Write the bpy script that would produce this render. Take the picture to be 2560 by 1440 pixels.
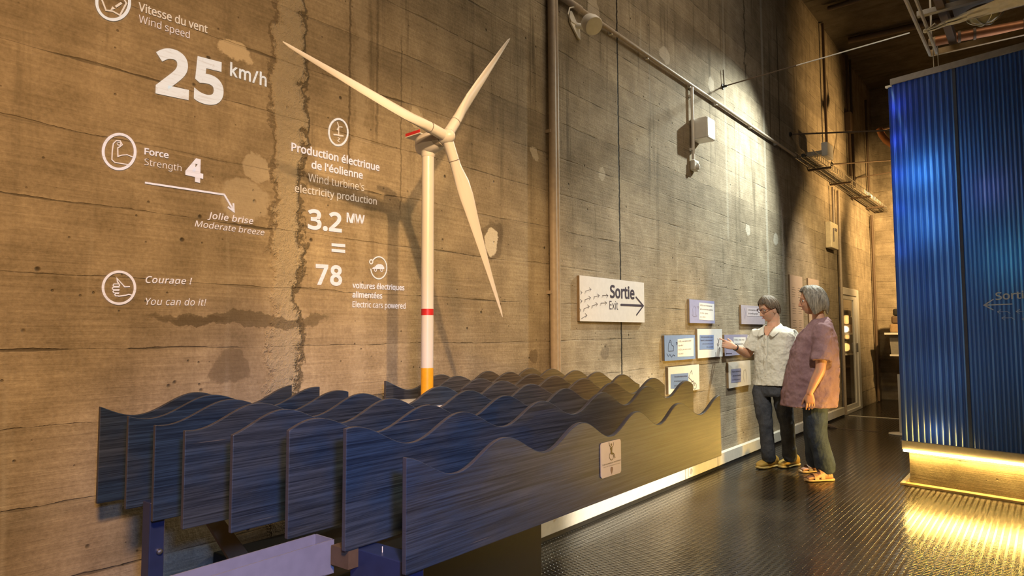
import bpy, bmesh, math, random
from mathutils import Vector, Matrix
R = math.radians
random.seed(7)
C = bpy.context.scene.collection
for o in list(bpy.data.objects): bpy.data.objects.remove(o)

# ---------------------------------------------------------------- camera (wall face is x = 0, y runs along the wall, z up)
CAM = Vector((2.58, 0.0, 1.3)); FPX = 1707.0
YAW, PITCH, ROLL = -.6669272, .06498198, -.004089984
F_ = Vector((math.sin(YAW)*math.cos(PITCH), math.cos(YAW)*math.cos(PITCH), math.sin(PITCH)))
_r = F_.cross(Vector((0, 0, 1))).normalized(); _u = _r.cross(F_)
R_ = _r*math.cos(ROLL)+_u*math.sin(ROLL); U_ = -_r*math.sin(ROLL)+_u*math.cos(ROLL)
cam = bpy.data.cameras.new('camera'); co = bpy.data.objects.new('camera', cam); C.objects.link(co)
m4 = Matrix((R_, U_, -F_)).transposed().to_4x4(); m4.translation = CAM
co.matrix_world = m4
cam.sensor_width = 36.0; cam.lens = FPX/2560*36; cam.clip_start = .05
bpy.context.scene.camera = co
S = bpy.context.scene
S.view_settings.view_transform = 'Standard'; S.view_settings.look = 'None'
S.view_settings.gamma = 1; S.view_settings.use_curve_mapping = False
S.view_settings.exposure = 0.0

def ray(px, py): return R_*((px-1280)/FPX) - U_*((py-720)/FPX) + F_
def atx(px, py, x): r = ray(px, py); return CAM + r*((x-CAM.x)/r.x)
def aty(px, py, y): r = ray(px, py); return CAM + r*((y-CAM.y)/r.y)
def atz(px, py, z): r = ray(px, py); return CAM + r*((z-CAM.z)/r.z)

# ---------------------------------------------------------------- world and lights
w = bpy.data.worlds.new('world'); S.world = w; w.use_nodes = True
w.node_tree.nodes['Background'].inputs[0].default_value = (1, .78, .55, 1)
w.node_tree.nodes['Background'].inputs[1].default_value = .045
def lamp(kind, name, loc, energy, color, target=None, size=.1, spot=60, blend=.5, sizey=None):
    l = bpy.data.lights.new(name, kind); l.energy = energy; l.color = color
    o = bpy.data.objects.new(name, l); C.objects.link(o); o.location = loc
    if kind == 'SPOT': l.spot_size = R(spot); l.spot_blend = blend; l.shadow_soft_size = size
    if kind == 'POINT': l.shadow_soft_size = size
    if kind == 'AREA':
        l.size = size
        if sizey: l.shape = 'RECTANGLE'; l.size_y = sizey
    if target is not None:
        o.rotation_euler = (Vector(target)-Vector(loc)).to_track_quat('-Z', 'Y').to_euler()
    return o
#LIGHTS
lamp('SPOT', 'turbine_spot', (3.0, .62, 2.75), 390, (1, .60, .25), (0, 2.7, 1.5), .03, 37, .7)
lamp('SPOT', 'wall_flood', (3.6, -.6, 3.2), 800, (1, .565, .24), (0, .8, .95), .25, 80, 1.)
lamp('SPOT', 'turbine_fill', (3.1, -.35, 2.3), 90, (1, .66, .30), (0, 2.7, 1.7), .03, 46, .9)
lamp('SPOT', 'panel_spot', (1.3, 8.3, 4.6), 1250, (.95, 1, .86), (0, 6.4, 1.5), .05, 88, 1.)
lamp('SPOT', 'visitor_spot', (2.3, 3.6, 3.9), 520, (1, .95, .82), (.5, 6.7, 1.2), .06, 34, .8)
lamp('SPOT', 'visitor_rim_spot', (3.3, 7.5, 4.6), 700, (1, .95, .85), (.8, 6.5, 1.2), .05, 36, .8)
lamp('SPOT', 'sign_spot', (3.2, 3.0, 4.0), 430, (1, .92, .76), (0, 5.0, 1.1), .06, 34, .9)
lamp('SPOT', 'trunking_spot', (4.4, 3.9, 2.3), 1900, (1, .90, .72), (.05, 4.75, .06), .05, 25, .6)
lamp('SPOT', 'text_panel_spot', (1.9, 8.9, 4.3), 420, (1, .84, .62), (0, 9.7, 1.75), .05, 34, .9)
lamp('SPOT', 'led_boost_spot', (2.45, 6.2, .3), 250, (1, .62, .13), (0, 6.2, .42), .12, 80, 1.)  # added spot ahead of the booth, boosts the strip's yellow on the wall
lamp('SPOT', 'far_amber', (2.4, 11.6, 3.6), 1700, (1, .62, .24), (.2, 14.4, 2.6), .1, 80, 1.)
lamp('SPOT', 'far_amber_high', (2.6, 12.0, 2.6), 1000, (1, .60, .22), (0, 11.2, 4.1), .1, 56, 1.)
lamp('SPOT', 'amber_low', (1.6, 9.8, 3.4), 230, (1, .68, .30), (0, 10.7, 1.8), .1, 100, 1.)
lamp('AREA', 'hall_fill', (2.4, 4.5, 5.7), 130, (1, .80, .56), (2.0, 4.5, 0), 3.0, sizey=7.0)
lamp('SPOT', 'blue_spot', (3.1, -.1, 1.7), 190, (.22, .42, 1), (1.35, 1.2, .8), .1, 46, .9)

# ---------------------------------------------------------------- mesh helpers
class MB:
    def __init__(s): s.v = []; s.f = []
    def add(s, vs, fs):
        n = len(s.v); s.v += [Vector(p) for p in vs]; s.f += [tuple(i+n for i in f) for f in fs]; return s
    def box(s, x0, x1, y0, y1, z0, z1):
        return s.hexa([(x0, y0, z0), (x1, y0, z0), (x1, y1, z0), (x0, y1, z0)], [(x0, y0, z1), (x1, y0, z1), (x1, y1, z1), (x0, y1, z1)])
    def hexa(s, b, t):
        return s.add(list(b)+list(t), [(3, 2, 1, 0), (4, 5, 6, 7), (0, 1, 5, 4), (1, 2, 6, 5), (2, 3, 7, 6), (3, 0, 4, 7)])
    def prism(s, poly, d):
        n = len(poly); d = Vector(d); a = [Vector(p) for p in poly]
        return s.add(a+[p+d for p in a], [tuple(range(n))[::-1], tuple(range(n, 2*n))]+[(i, (i+1) % n, n+(i+1) % n, n+i) for i in range(n)])
    def tube(s, pts, r, seg=10, cap=True):
        pts = [Vector(p) for p in pts]; n = len(pts)
        rs = r if isinstance(r, (list, tuple)) else [r]*n
        t0 = (pts[1]-pts[0]).normalized(); a = t0.orthogonal().normalized()
        vs = []; fs = []
        for i, p in enumerate(pts):
            t = ((pts[min(i+1, n-1)]-p).normalized() + (p-pts[max(i-1, 0)]).normalized())
            t = t.normalized() if t.length > 1e-9 else t0
            a = (a - t*a.dot(t)).normalized(); b = t.cross(a)
            for k in range(seg):
                q = 2*math.pi*k/seg; vs.append(p+(a*math.cos(q)+b*math.sin(q))*rs[i])
        for i in range(n-1):
            for k in range(seg):
                fs.append((i*seg+k, i*seg+(k+1) % seg, (i+1)*seg+(k+1) % seg, (i+1)*seg+k))
        if cap: fs += [tuple(range(seg))[::-1], tuple(range((n-1)*seg, n*seg))]
        return s.add(vs, fs)
    def loft(s, rings, cap=True):            # rings: list of equal-length vertex loops
        m = len(rings[0]); vs = [p for r in rings for p in r]; fs = []
        for i in range(len(rings)-1):
            for k in range(m):
                fs.append((i*m+k, i*m+(k+1) % m, (i+1)*m+(k+1) % m, (i+1)*m+k))
        if cap: fs += [tuple(range(m))[::-1], tuple(range((len(rings)-1)*m, len(rings)*m))]
        return s.add(vs, fs)
    def ell(s, c, rx, ry, rz, seg=16, rg=10, rot=None):
        c = Vector(c); vs = []; fs = []
        for i in range(rg+1):
            th = math.pi*i/rg
            for k in range(seg):
                q = 2*math.pi*k/seg
                p = Vector((rx*math.sin(th)*math.cos(q), ry*math.sin(th)*math.sin(q), rz*math.cos(th)))
                if rot is not None: p = rot @ p
                vs.append(c+p)
        for i in range(rg):
            for k in range(seg): fs.append((i*seg+k, (i+1)*seg+k, (i+1)*seg+(k+1) % seg, i*seg+(k+1) % seg))
        return s.add(vs, fs)
    def lathe(s, prof, c=(0, 0, 0), ax=(0, 0, 1), seg=28):   # prof: (radius, height)
        ax = Vector(ax).normalized(); a = ax.orthogonal().normalized(); b = ax.cross(a); c = Vector(c)
        return s.loft([[c+ax*h+(a*math.cos(2*math.pi*k/seg)+b*math.sin(2*math.pi*k/seg))*max(r, 1e-4) for k in range(seg)] for r, h in prof])
    def build(s, name, mat, parent=None, smooth=False, bevel=0, tf=None):
        me = bpy.data.meshes.new(name)
        vs = s.v if tf is None else [tf @ p for p in s.v]
        inv = None
        me.from_pydata([tuple(p) for p in vs], [], s.f); me.validate(); me.update()
        b = bmesh.new(); b.from_mesh(me)
        bmesh.ops.remove_doubles(b, verts=b.verts, dist=1e-6)
        bmesh.ops.recalc_face_normals(b, faces=b.faces); b.to_mesh(me); b.free()
        me.materials.append(mat)
        if smooth:
            for p in me.polygons: p.use_smooth = True
            try: me.set_sharp_from_angle(angle=R(smooth if smooth > 1 else 40))
            except Exception: pass
        o = bpy.data.objects.new(name, me); C.objects.link(o)
        if parent is not None:
            o.parent = parent
            base = parent.location if parent.parent is None else (0, 0, 0)
            o.location = (0, 0, 0); o.matrix_parent_inverse = Matrix.Translation(-Vector(base))
        if bevel:
            md = o.modifiers.new('bevel', 'BEVEL'); md.width = bevel; md.segments = 2; md.limit_method = 'ANGLE'; md.angle_limit = R(35)
        return o
def each(m, name, mat, parent, **kw):
    """one object per separate piece"""
    par = list(range(len(m.v)))
    def fd_(i):
        while par[i] != i: par[i] = par[par[i]]; i = par[i]
        return i
    for f in m.f:
        for k in f[1:]: par[fd_(k)] = fd_(f[0])
    grp = {}
    for f in m.f: grp.setdefault(fd_(f[0]), []).append(f)
    for fs in grp.values():
        ids = sorted({i for f in fs for i in f}); mp = {i: k for k, i in enumerate(ids)}
        MB().add([m.v[i] for i in ids], [tuple(mp[i] for i in f) for f in fs]).build(name, mat, parent, **kw)
def thing(name, label, cat, loc, group=None):
    o = bpy.data.objects.new(name, None); C.objects.link(o); o.location = loc; o.empty_display_size = .05
    o['label'] = label; o['category'] = cat
    if group: o['group'] = group
    return o
def tag(o, label, cat, group=None):
    o['label'] = label; o['category'] = cat
    if group: o['group'] = group
    return o
def struct(o): o['kind'] = 'structure'; return o

# ---------------------------------------------------------------- materials
class NT:
    def __init__(s, name):
        s.m = bpy.data.materials.new(name); s.m.use_nodes = True; s.t = s.m.node_tree
        s.b = s.t.nodes['Principled BSDF']; s.out = s.t.nodes['Material Output']
    def n(s, typ, ins=None, **props):
        nd = s.t.nodes.new(typ)
        for k, v in props.items(): setattr(nd, k, v)
        for k, v in (ins or {}).items(): s.set(nd.inputs[k], v)
        return nd
    def set(s, sock, v):
        if isinstance(v, bpy.types.NodeSocket): s.t.links.new(v, sock)
        elif hasattr(v, 'outputs'): s.t.links.new(v.outputs[0], sock)
        else:
            if isinstance(v, (tuple, list)) and len(v) == 3 and sock.type == 'RGBA': v = (*v, 1)
            sock.default_value = v
    def math(s, op, a, b=0, c=None, clamp=False):
        nd = s.n('ShaderNodeMath', {0: a, 1: b}, operation=op, use_clamp=clamp)
        if c is not None: s.set(nd.inputs[2], c)
        return nd.outputs[0]
    def mr(s, v, a, b, c=0., d=1., smooth=True):
        return s.n('ShaderNodeMapRange', {0: v, 1: a, 2: b, 3: c, 4: d}, interpolation_type='SMOOTHSTEP' if smooth else 'LINEAR').outputs[0]
    def mix(s, f, a, b, mode='MIX'):
        nd = s.n('ShaderNodeMix', data_type='RGBA', blend_type=mode, clamp_factor=True)
        s.set(nd.inputs[0], f); s.set(nd.inputs[6], a); s.set(nd.inputs[7], b); return nd.outputs[2]
    def noise(s, vec, scale, detail=4, rough=.55, dist=0):
        return s.n('ShaderNodeTexNoise', {'Vector': vec, 'Scale': scale, 'Detail': detail, 'Roughness': rough, 'Distortion': dist}).outputs[0]
    def pos(s): return s.n('ShaderNodeTexCoord').outputs['Object']
    def sep(s, v): return s.n('ShaderNodeSeparateXYZ', {0: v}).outputs
    def vec(s, x, y, z): return s.n('ShaderNodeCombineXYZ', {0: x, 1: y, 2: z}).outputs[0]
    def scl(s, v, x, y, z): return s.n('ShaderNodeVectorMath', {0: v, 1: (x, y, z)}, operation='MULTIPLY').outputs[0]
    def bump(s, h, strength=.3, dist=.01):
        nd = s.n('ShaderNodeBump', {'Strength': strength, 'Distance': dist, 'Height': h}); s.set(s.b.inputs['Normal'], nd.outputs[0]); return nd
    def p(s, **k):
        for a, v in k.items(): s.set(s.b.inputs[a.replace('_', ' ')], v)
        return s
def plain(name, col, rough=.5, metal=0, var=.08, scale=30, bump=0, spec=.5, **kw):
    t = NT(name); P = t.pos(); n = t.noise(P, scale, 3)
    f = t.mr(n, .3, .7, 1-var, 1+var)
    t.p(Base_Color=t.mix(1., (*col, 1), t.vec(f, f, f), 'MULTIPLY'), Roughness=rough, Metallic=metal)
    t.b.inputs['Specular IOR Level'].default_value = spec
    if bump: t.bump(n, bump, .004)
    for k, v in kw.items(): t.set(t.b.inputs[k.replace('_', ' ')], v)
    return t.m
def glow(name, col, strength, base=(.8, .8, .8)):
    t = NT(name); t.p(Base_Color=base, Emission_Color=col, Emission_Strength=strength, Roughness=.6); return t.m

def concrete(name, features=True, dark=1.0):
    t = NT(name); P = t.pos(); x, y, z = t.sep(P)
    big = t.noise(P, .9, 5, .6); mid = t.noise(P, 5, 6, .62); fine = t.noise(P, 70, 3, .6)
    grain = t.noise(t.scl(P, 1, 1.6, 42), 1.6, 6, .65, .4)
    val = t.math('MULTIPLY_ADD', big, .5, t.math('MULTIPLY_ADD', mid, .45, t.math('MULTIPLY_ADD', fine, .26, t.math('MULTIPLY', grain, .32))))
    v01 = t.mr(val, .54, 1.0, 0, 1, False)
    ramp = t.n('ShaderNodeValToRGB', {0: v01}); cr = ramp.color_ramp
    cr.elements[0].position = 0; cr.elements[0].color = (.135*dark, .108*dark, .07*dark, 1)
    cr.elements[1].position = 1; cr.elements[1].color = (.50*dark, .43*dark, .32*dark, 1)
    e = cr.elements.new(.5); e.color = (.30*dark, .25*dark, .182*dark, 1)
    col = ramp.outputs[0]
    # boards
    wob = t.math('MULTIPLY_ADD', t.noise(t.scl(P, 1, .8, .8), 1.3, 4), .05, z)
    bz = t.math('DIVIDE', t.math('SUBTRACT', wob, 1.52-.248*8), .248)
    idx = t.math('FLOOR', bz); fr = t.math('FRACT', bz)
    wn = t.n('ShaderNodeTexWhiteNoise', {'W': idx}, noise_dimensions='1D').outputs[0]
    tint = t.mr(wn, 0, 1, .84, 1.1, False); col = t.mix(1., col, t.vec(tint, tint, tint), 'MULTIPLY')
    edge = t.math('MINIMUM', fr, t.math('SUBTRACT', 1, fr))
    lnoise = t.noise(t.scl(P, 1, 2.5, 9), 1.4, 5, .7)
    lw = t.mr(lnoise, .45, .8, .003, .06, False)
    line = t.mr(t.math('DIVIDE', edge, lw), .35, 1.0, 1, 0)
    lstr = t.math('MULTIPLY', line, t.mr(t.noise(t.scl(P, 1, 1.1, 6), 1.5, 3),   .42, .66, .05, .75))
    col = t.mix(lstr, col, (.05*dark, .042*dark, .03*dark, 1))
    # vertical run stains and pits
    vs = t.noise(t.scl(P, 1, 9, .55), 1.0, 5, .65)
    stain = t.math('MULTIPLY', t.mr(vs, .52, .74), t.mr(z, 1.3, 3.4, .25, .9))
    col = t.mix(stain, col, (.085*dark, .068*dark, .045*dark, 1))
    vl = t.mr(t.noise(t.scl(P, 1, 4, .25), 1.7, 4, .6), .62, .78)
    col = t.mix(t.math('MULTIPLY', vl, .4), col, (.55*dark, .52*dark, .45*dark, 1))
    vor = t.n('ShaderNodeTexVoronoi', {'Vector': P, 'Scale': 9.0, 'Randomness': 1.0})
    pit = t.math('MULTIPLY', t.mr(vor.outputs['Distance'], .03, .1, 1, 0), t.mr(t.sep(vor.outputs['Color'])[0], .62, .64))
    col = t.mix(t.math('MULTIPLY', pit, .8), col, (.03, .024, .016, 1))
    vo2 = t.n('ShaderNodeTexVoronoi', {'Vector': P, 'Scale': 24.0, 'Randomness': 1.0})
    pit2 = t.math('MULTIPLY', t.mr(vo2.outputs['Distance'], .05, .14, 1, 0), t.mr(t.sep(vo2.outputs['Color'])[1], .78, .8))
    col = t.mix(t.math('MULTIPLY', pit2, .6), col, (.06, .046, .03, 1)); pit = t.math('ADD', pit, t.math('MULTIPLY', pit2, .5))
    hgt = t.math('ADD', t.math('MULTIPLY', grain, .35), t.math('ADD', t.math('MULTIPLY', mid, .5), t.math('MULTIPLY', fine, .25)))
    hgt = t.math('SUBTRACT', hgt, t.math('ADD', t.math('MULTIPLY', line, .5), t.math('MULTIPLY', pit, .8)))
    if features:
        jit = t.math('MULTIPLY', t.math('SUBTRACT', t.noise(P, 7, 5, .7), .5), .24)
        jit2 = t.math('MULTIPLY', t.math('SUBTRACT', t.noise(t.scl(P, 1, 3, 14), 1.5, 4, .7), .5), .03)
        yj = t.math('ADD', y, jit)
        def vline(yc, wd, colr, amt, z0, z1, src=None):
            nonlocal col, hgt
            d = t.math('ABSOLUTE', t.math('SUBTRACT', src or yj, yc))
            mk = t.mr(d, wd*.45, wd, 1, 0)
            mk = t.math('MULTIPLY', mk, t.math('MULTIPLY', t.mr(z, z0-.1, z0, 0, 1), t.mr(z, z1, z1+.15, 1, 0)))
            col = t.mix(t.math('MULTIPLY', mk, amt), col, (*colr, 1))
            return mk
        yk = t.math('ADD', y, jit2)
        rough = t.noise(P, 26, 5, .75)
        m1 = vline(1.70, .085, (.50, .45, .36), .62, 0, 9)
        hgt = t.math('ADD', hgt, t.math('MULTIPLY', m1, t.math('MULTIPLY', rough, 3.0)))
        vline(1.775, .016, (.07, .055, .035), .7, 0, 9)
        vline(1.625, .014, (.08, .06, .04), .5, 1.7, 9)
        m2 = vline(4.625, .012, (.01, .008, .006), .95, 0, 9, yk); hgt = t.math('SUBTRACT', hgt, t.math('MULTIPLY', m2, 2.))
        vline(2.03, .008, (.06, .045, .03), .6, 2.1, 9, yk); vline(2.2, .01, (.06, .045, .03), .45, 2.3, 9, yk)
        vline(2.36, .006, (.06, .045, .03), .5, 1.95, 2.75, yk); vline(2.1, .05, (.5, .44, .35), .25, 1.1, 9)
        vline(8.15, .05, (.55, .52, .45), .5, 1.6, 9, yk); vline(7.55, .03, (.05, .04, .03), .7, 4.2, 9)
        vline(8.75, .02, (.03, .025, .02), .8, 3.6, 5.1, yk); vline(8.75, .05, (.55, .47, .40), .6, 1.7, 2.8)
        vline(6.9, .04, (.5, .47, .4), .3, 2.3, 9, yk)
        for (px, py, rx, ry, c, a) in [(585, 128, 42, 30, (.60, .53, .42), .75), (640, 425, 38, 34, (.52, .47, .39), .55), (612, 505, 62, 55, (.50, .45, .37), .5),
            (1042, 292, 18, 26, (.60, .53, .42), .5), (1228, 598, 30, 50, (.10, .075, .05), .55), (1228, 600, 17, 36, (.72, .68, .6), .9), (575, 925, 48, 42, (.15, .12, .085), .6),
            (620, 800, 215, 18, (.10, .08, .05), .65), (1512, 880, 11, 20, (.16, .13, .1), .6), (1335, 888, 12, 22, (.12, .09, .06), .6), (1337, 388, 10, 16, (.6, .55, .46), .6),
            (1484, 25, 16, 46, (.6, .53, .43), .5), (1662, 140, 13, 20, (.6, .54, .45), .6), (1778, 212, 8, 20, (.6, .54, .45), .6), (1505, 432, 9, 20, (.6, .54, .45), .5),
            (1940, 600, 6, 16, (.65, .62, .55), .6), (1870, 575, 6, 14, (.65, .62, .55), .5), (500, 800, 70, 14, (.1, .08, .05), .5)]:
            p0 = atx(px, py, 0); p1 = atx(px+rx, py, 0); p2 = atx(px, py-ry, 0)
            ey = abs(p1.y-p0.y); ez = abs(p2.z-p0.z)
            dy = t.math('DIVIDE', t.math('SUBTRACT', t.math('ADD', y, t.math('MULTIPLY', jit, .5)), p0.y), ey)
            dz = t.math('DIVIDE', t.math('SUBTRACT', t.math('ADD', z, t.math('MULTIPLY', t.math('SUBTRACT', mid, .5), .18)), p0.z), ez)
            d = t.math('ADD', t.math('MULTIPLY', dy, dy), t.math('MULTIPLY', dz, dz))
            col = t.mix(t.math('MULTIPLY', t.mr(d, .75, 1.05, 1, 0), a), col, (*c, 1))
    t.p(Base_Color=col, Roughness=.85); t.b.inputs['Specular IOR Level'].default_value = .25
    t.bump(hgt, .75, .012)
    return t.m

def tread():
    t = NT('tread_rubber'); P = t.pos(); x, y, z = t.sep(P)
    u = t.math('DIVIDE', x, .0374); fu = t.math('ABSOLUTE', t.math('SUBTRACT', t.math('FRACT', u), .5))
    sh = t.math('MULTIPLY', t.math('FLOOR', u), .5)
    v = t.math('ADD', t.math('DIVIDE', y, .030), sh); fv = t.math('ABSOLUTE', t.math('SUBTRACT', t.math('FRACT', v), .5))
    h = t.math('MULTIPLY', t.mr(fu, .24, .37, 1, 0), t.mr(fv, .05, .34, 1, 0))
    wear = t.noise(P, 1.7, 5, .65); sc = t.noise(P, 45, 4, .7)
    col = t.mix(t.mr(wear, .35, .7), (.012, .0095, .007, 1), (.026, .020, .014, 1))
    spot = t.mr(t.noise(P, 6, 5, .8), .68, .8)
    col = t.mix(t.math('MULTIPLY', spot, .3), col, (.05, .042, .035, 1))
    t.p(Base_Color=col, Roughness=t.mr(t.math('ADD', wear, t.math('MULTIPLY', sc, .3)), .4, .9, .15, .21))
    t.b.inputs['Specular IOR Level'].default_value = .55
    t.bump(h, 1.0, .0035)
    return t.m

def bluewood():
    t = NT('blue_stained_plywood'); P = t.pos()
    g = t.noise(t.scl(P, 1, 1.1, 60), 2.2, 6, .7, .25); g2 = t.noise(t.scl(P, 4, 2.2, 190), 2.0, 4, .7)
    lg = t.noise(t.scl(P, 5, 1.5, 2.5), 1.4, 4, .6)
    f = t.mr(t.math('ADD', t.math('MULTIPLY', g, .6), t.math('MULTIPLY', g2, .4)), .36, .66)
    x, y, z = t.sep(P)
    blue = t.mix(f, (.005, .012, .032, 1), (.027, .057, .125, 1)); lit_brown = t.mix(f, (.055, .041, .023, 1), (.185, .135, .072, 1)); ash = t.mix(f, (.015, .018, .022, 1), (.078, .084, .092, 1))
    warm_lit = t.mr(t.math('ADD', y, t.math('MULTIPLY_ADD', lg, 1.6, -.8)), 1.9, 3.3, 0, .9)  # warm light towards the far end put into the colour, broken by noise
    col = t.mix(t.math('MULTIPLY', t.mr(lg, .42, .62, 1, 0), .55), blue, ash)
    col = t.mix(warm_lit, col, lit_brown)
    scr = t.math('MULTIPLY', t.mr(t.noise(t.scl(P, 1, .8, 45), 3.1, 2, .5), .74, .8), .25)
    col = t.mix(scr, col, (.3, .27, .24, 1))
    gn = t.sep(t.n('ShaderNodeNewGeometry').outputs['True Normal'])[0]; ed = t.mr(t.math('ABSOLUTE', gn), .4, .7, 1, 0)
    col = t.mix(t.math('MULTIPLY', ed, .75), col, (.055, .055, .075, 1))
    t.p(Base_Color=col, Roughness=.42); t.b.inputs['Specular IOR Level'].default_value = .5
    t.bump(g2, .12, .002)
    return t.m
M = dict(
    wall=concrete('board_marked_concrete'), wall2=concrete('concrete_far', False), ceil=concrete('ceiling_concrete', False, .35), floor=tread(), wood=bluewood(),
    trunk=plain('white_trunking', (.72, .68, .6), .45, var=.04), white=plain('white_paint', (.8, .78, .74), .4, var=.03),
    turb=plain('turbine_white', (.60, .60, .64), .32, var=.02, scale=6), red=plain('signal_red', (.45, .02, .025), .4), yel=plain('marker_yellow', (.72, .36, .02), .4),
    grey=plain('grey_paint', (.4, .38, .36), .5), pipe=plain('conduit_grey', (.42, .35, .28), .5), black=plain('black_paint', (.012, .012, .013), .5),
    lav=plain('lavender_steel', (.20, .21, .31), .42, var=.05), navy=plain('navy_steel', (.018, .03, .10), .4), steel=plain('zinc_steel', (.5, .48, .44), .35, 1.0),
    copper=plain('copper_pipe', (.30, .13, .06), .42, .6), dark=plain('dark_rust', (.10, .065, .04), .6), brown=plain('board_edge', (.28, .19, .10), .6),
    ink=plain('dark_ink', (.055, .045, .075), .5), inkl=plain('light_ink', (.16, .14, .15), .6), proj=None)
# ---------------------------------------------------------------- the setting
def wall_with_hole(name, mat):
    m = MB(); y0, y1, zt = -3.0, 14.64, 6.0; hy0, hy1, hz = 11.62, 12.74, 1.93
    th = -.12
    for a, b, c, d in [(y0, hy0, 0, zt), (hy1, y1, 0, zt), (hy0, hy1, hz, zt)]:
        m.box(th, 0, a, b, c, d)
    return struct(m.build(name, mat))
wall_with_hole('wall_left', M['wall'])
m = MB(); m.box(-.02, 7.5, 14.64, 14.94, 0, 6.0); struct(m.build('wall_back', M['wall2']))
m = MB(); m.box(7.2, 7.5, -3, 14.64, 0, 6.0); struct(m.build('wall_right', M['wall2']))
m = MB(); m.box(-.35, 7.5, -3.3, -3.0, 0, 6.0); struct(m.build('wall_front', M['wall2']))
m = MB(); m.box(-2.6, 7.5, -3.3, 14.94, -.12, 0); struct(m.build('floor', M['floor']))
m = MB(); m.box(-.35, 7.5, -3.3, 14.94, 6.0, 6.3); struct(m.build('ceiling', M['ceil']))
# white cable trunking along the foot of the wall
tr = MB(); tr.box(0, .05, 2.757, 11.43, .028, .137)
trunk = struct(tr.build('baseboard_left', M['trunk'], bevel=.004))
g = MB(); g.box(0, .045, 2.757, 11.43, 0, .03); g.build('shadow_gap', M['black'], trunk)
for y in (3.33, 3.42, 5.62, 6.35, 7.8, 9.3, 10.7):
    g = MB(); g.box(.05, .053, y-.004, y+.004, .03, .136); g.build('joint', M['grey'], trunk)
# door into the shop
dr = struct(bpy.data.objects.new('door_1', None)); C.objects.link(dr); dr.location = (0, 11.6, 0)
m = MB(); m.box(-.11, .03, 11.55, 11.66, 0, 1.99); m.box(-.11, .03, 12.64, 12.79, 0, 1.99); m.box(-.11, .03, 11.66, 12.64, 1.88, 1.99); m.box(-.11, .03, 11.66, 12.64, 0, .05)
m.build('frame', M['white'], dr, bevel=.006)
m = MB(); m.box(-.03, .01, 11.66, 11.72, .05, 1.88); m.box(-.03, .01, 12.50, 12.64, .05, 1.88); m.box(-.03, .01, 11.72, 12.50, 1.81, 1.88); m.box(-.03, .01, 11.72, 12.50, .05, .12)
leaf = m.build('door_leaf', M['white'], dr, bevel=.004)
t = NT('clear_glass'); t.p(Base_Color=(.95, .97, .95), Roughness=.03, Transmission_Weight=1.0, IOR=1.45); M['glass'] = t.m
m = MB(); m.box(-.013, -.007, 11.72, 12.50, .12, 1.81); m.build('pane', M['glass'], leaf)
m = MB(); m.box(.01, .04, 12.555, 12.58, .95, 1.1); m.build('handle', M['steel'], leaf, bevel=.004)
# the shop behind the door
m = MB(); m.box(-2.6, -.12, 16.2, 16.3, 0, 2.6); m.box(-2.6, -2.5, 11.0, 16.3, 0, 2.6); m.box(-2.6, -.12, 10.9, 11.0, 0, 2.6); m.box(-2.6, -.12, 10.9, 16.3, 2.5, 2.6); m.box(-.12, -.02, 14.95, 16.3, 0, 2.6); m.box(-2.6, -.02, 14.95, 16.3, -.1, 0)
sh = struct(m.build('wall_beyond', plain('shop_wall', (.30, .23, .17), .7)))
lamp('POINT', 'shop_lamp', (-1.2, 13.2, 2.2), 9, (1, .62, .3), size=.15)
gl = glow('lamp_glass', (1, .50, .14), 3.2, (.9, .7, .4)); gw = glow('lamp_glass_white', (1, .82, .55), 4.5)
for i, (px, py, r, xx, lab) in enumerate([(2115, 799, .085, -.50, 'large glowing amber globe lamp in the shop doorway'), (2112, 823, .062, -.42, 'white glowing globe lamp below the large amber one'), (2117, 842, .045, -.62, 'small amber globe lamp in the middle of the doorway stack'), (2113, 868, .075, -.36, 'lowest amber globe lamp in the doorway stack')]):
    p = atx(px, py, xx)
    tl = thing('globe_lamp', lab, 'lamp', p, 'globe lamps in the shop')
    MB().ell(p, r, r, r).build('globe', gl if i != 1 else gw, tl, smooth=True)
    MB().tube([p+Vector((0, 0, r-.01)), p+Vector((0, 0, r+.03))], .015).build('cap', M['steel'], tl)
    MB().tube([p+Vector((0, 0, r+.02)), (p.x, p.y, 2.5)], .003, 6).build('cord', M['black'], tl)
p = atx(2113, 905, -.5); m = MB(); m.box(-1.2, -.34, p.y-.5, p.y+.5, 0, .62)
m.box(-1.22, -.32, p.y-.53, p.y+.53, .62, .65); tag(m.build('display_counter', M['dark'], bevel=.01), 'dark display counter under the lamps inside the shop', 'counter')
m = MB(); p = atx(2114, 766, -.5)
for k in range(3): m.box(-1.1, -.38, p.y+.3, p.y+.7, p.z-.25+.22*k, p.z-.23+.22*k)
m.box(-1.12, -1.10, p.y+.28, p.y+.72, p.z-.3, p.z+.35); m.box(-.38, -.36, p.y+.28, p.y+.72, p.z-.3, p.z+.35); tag(m.build('wall_shelf', M['dark']), 'dark stepped shelf unit seen through the glass door', 'shelf')

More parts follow.
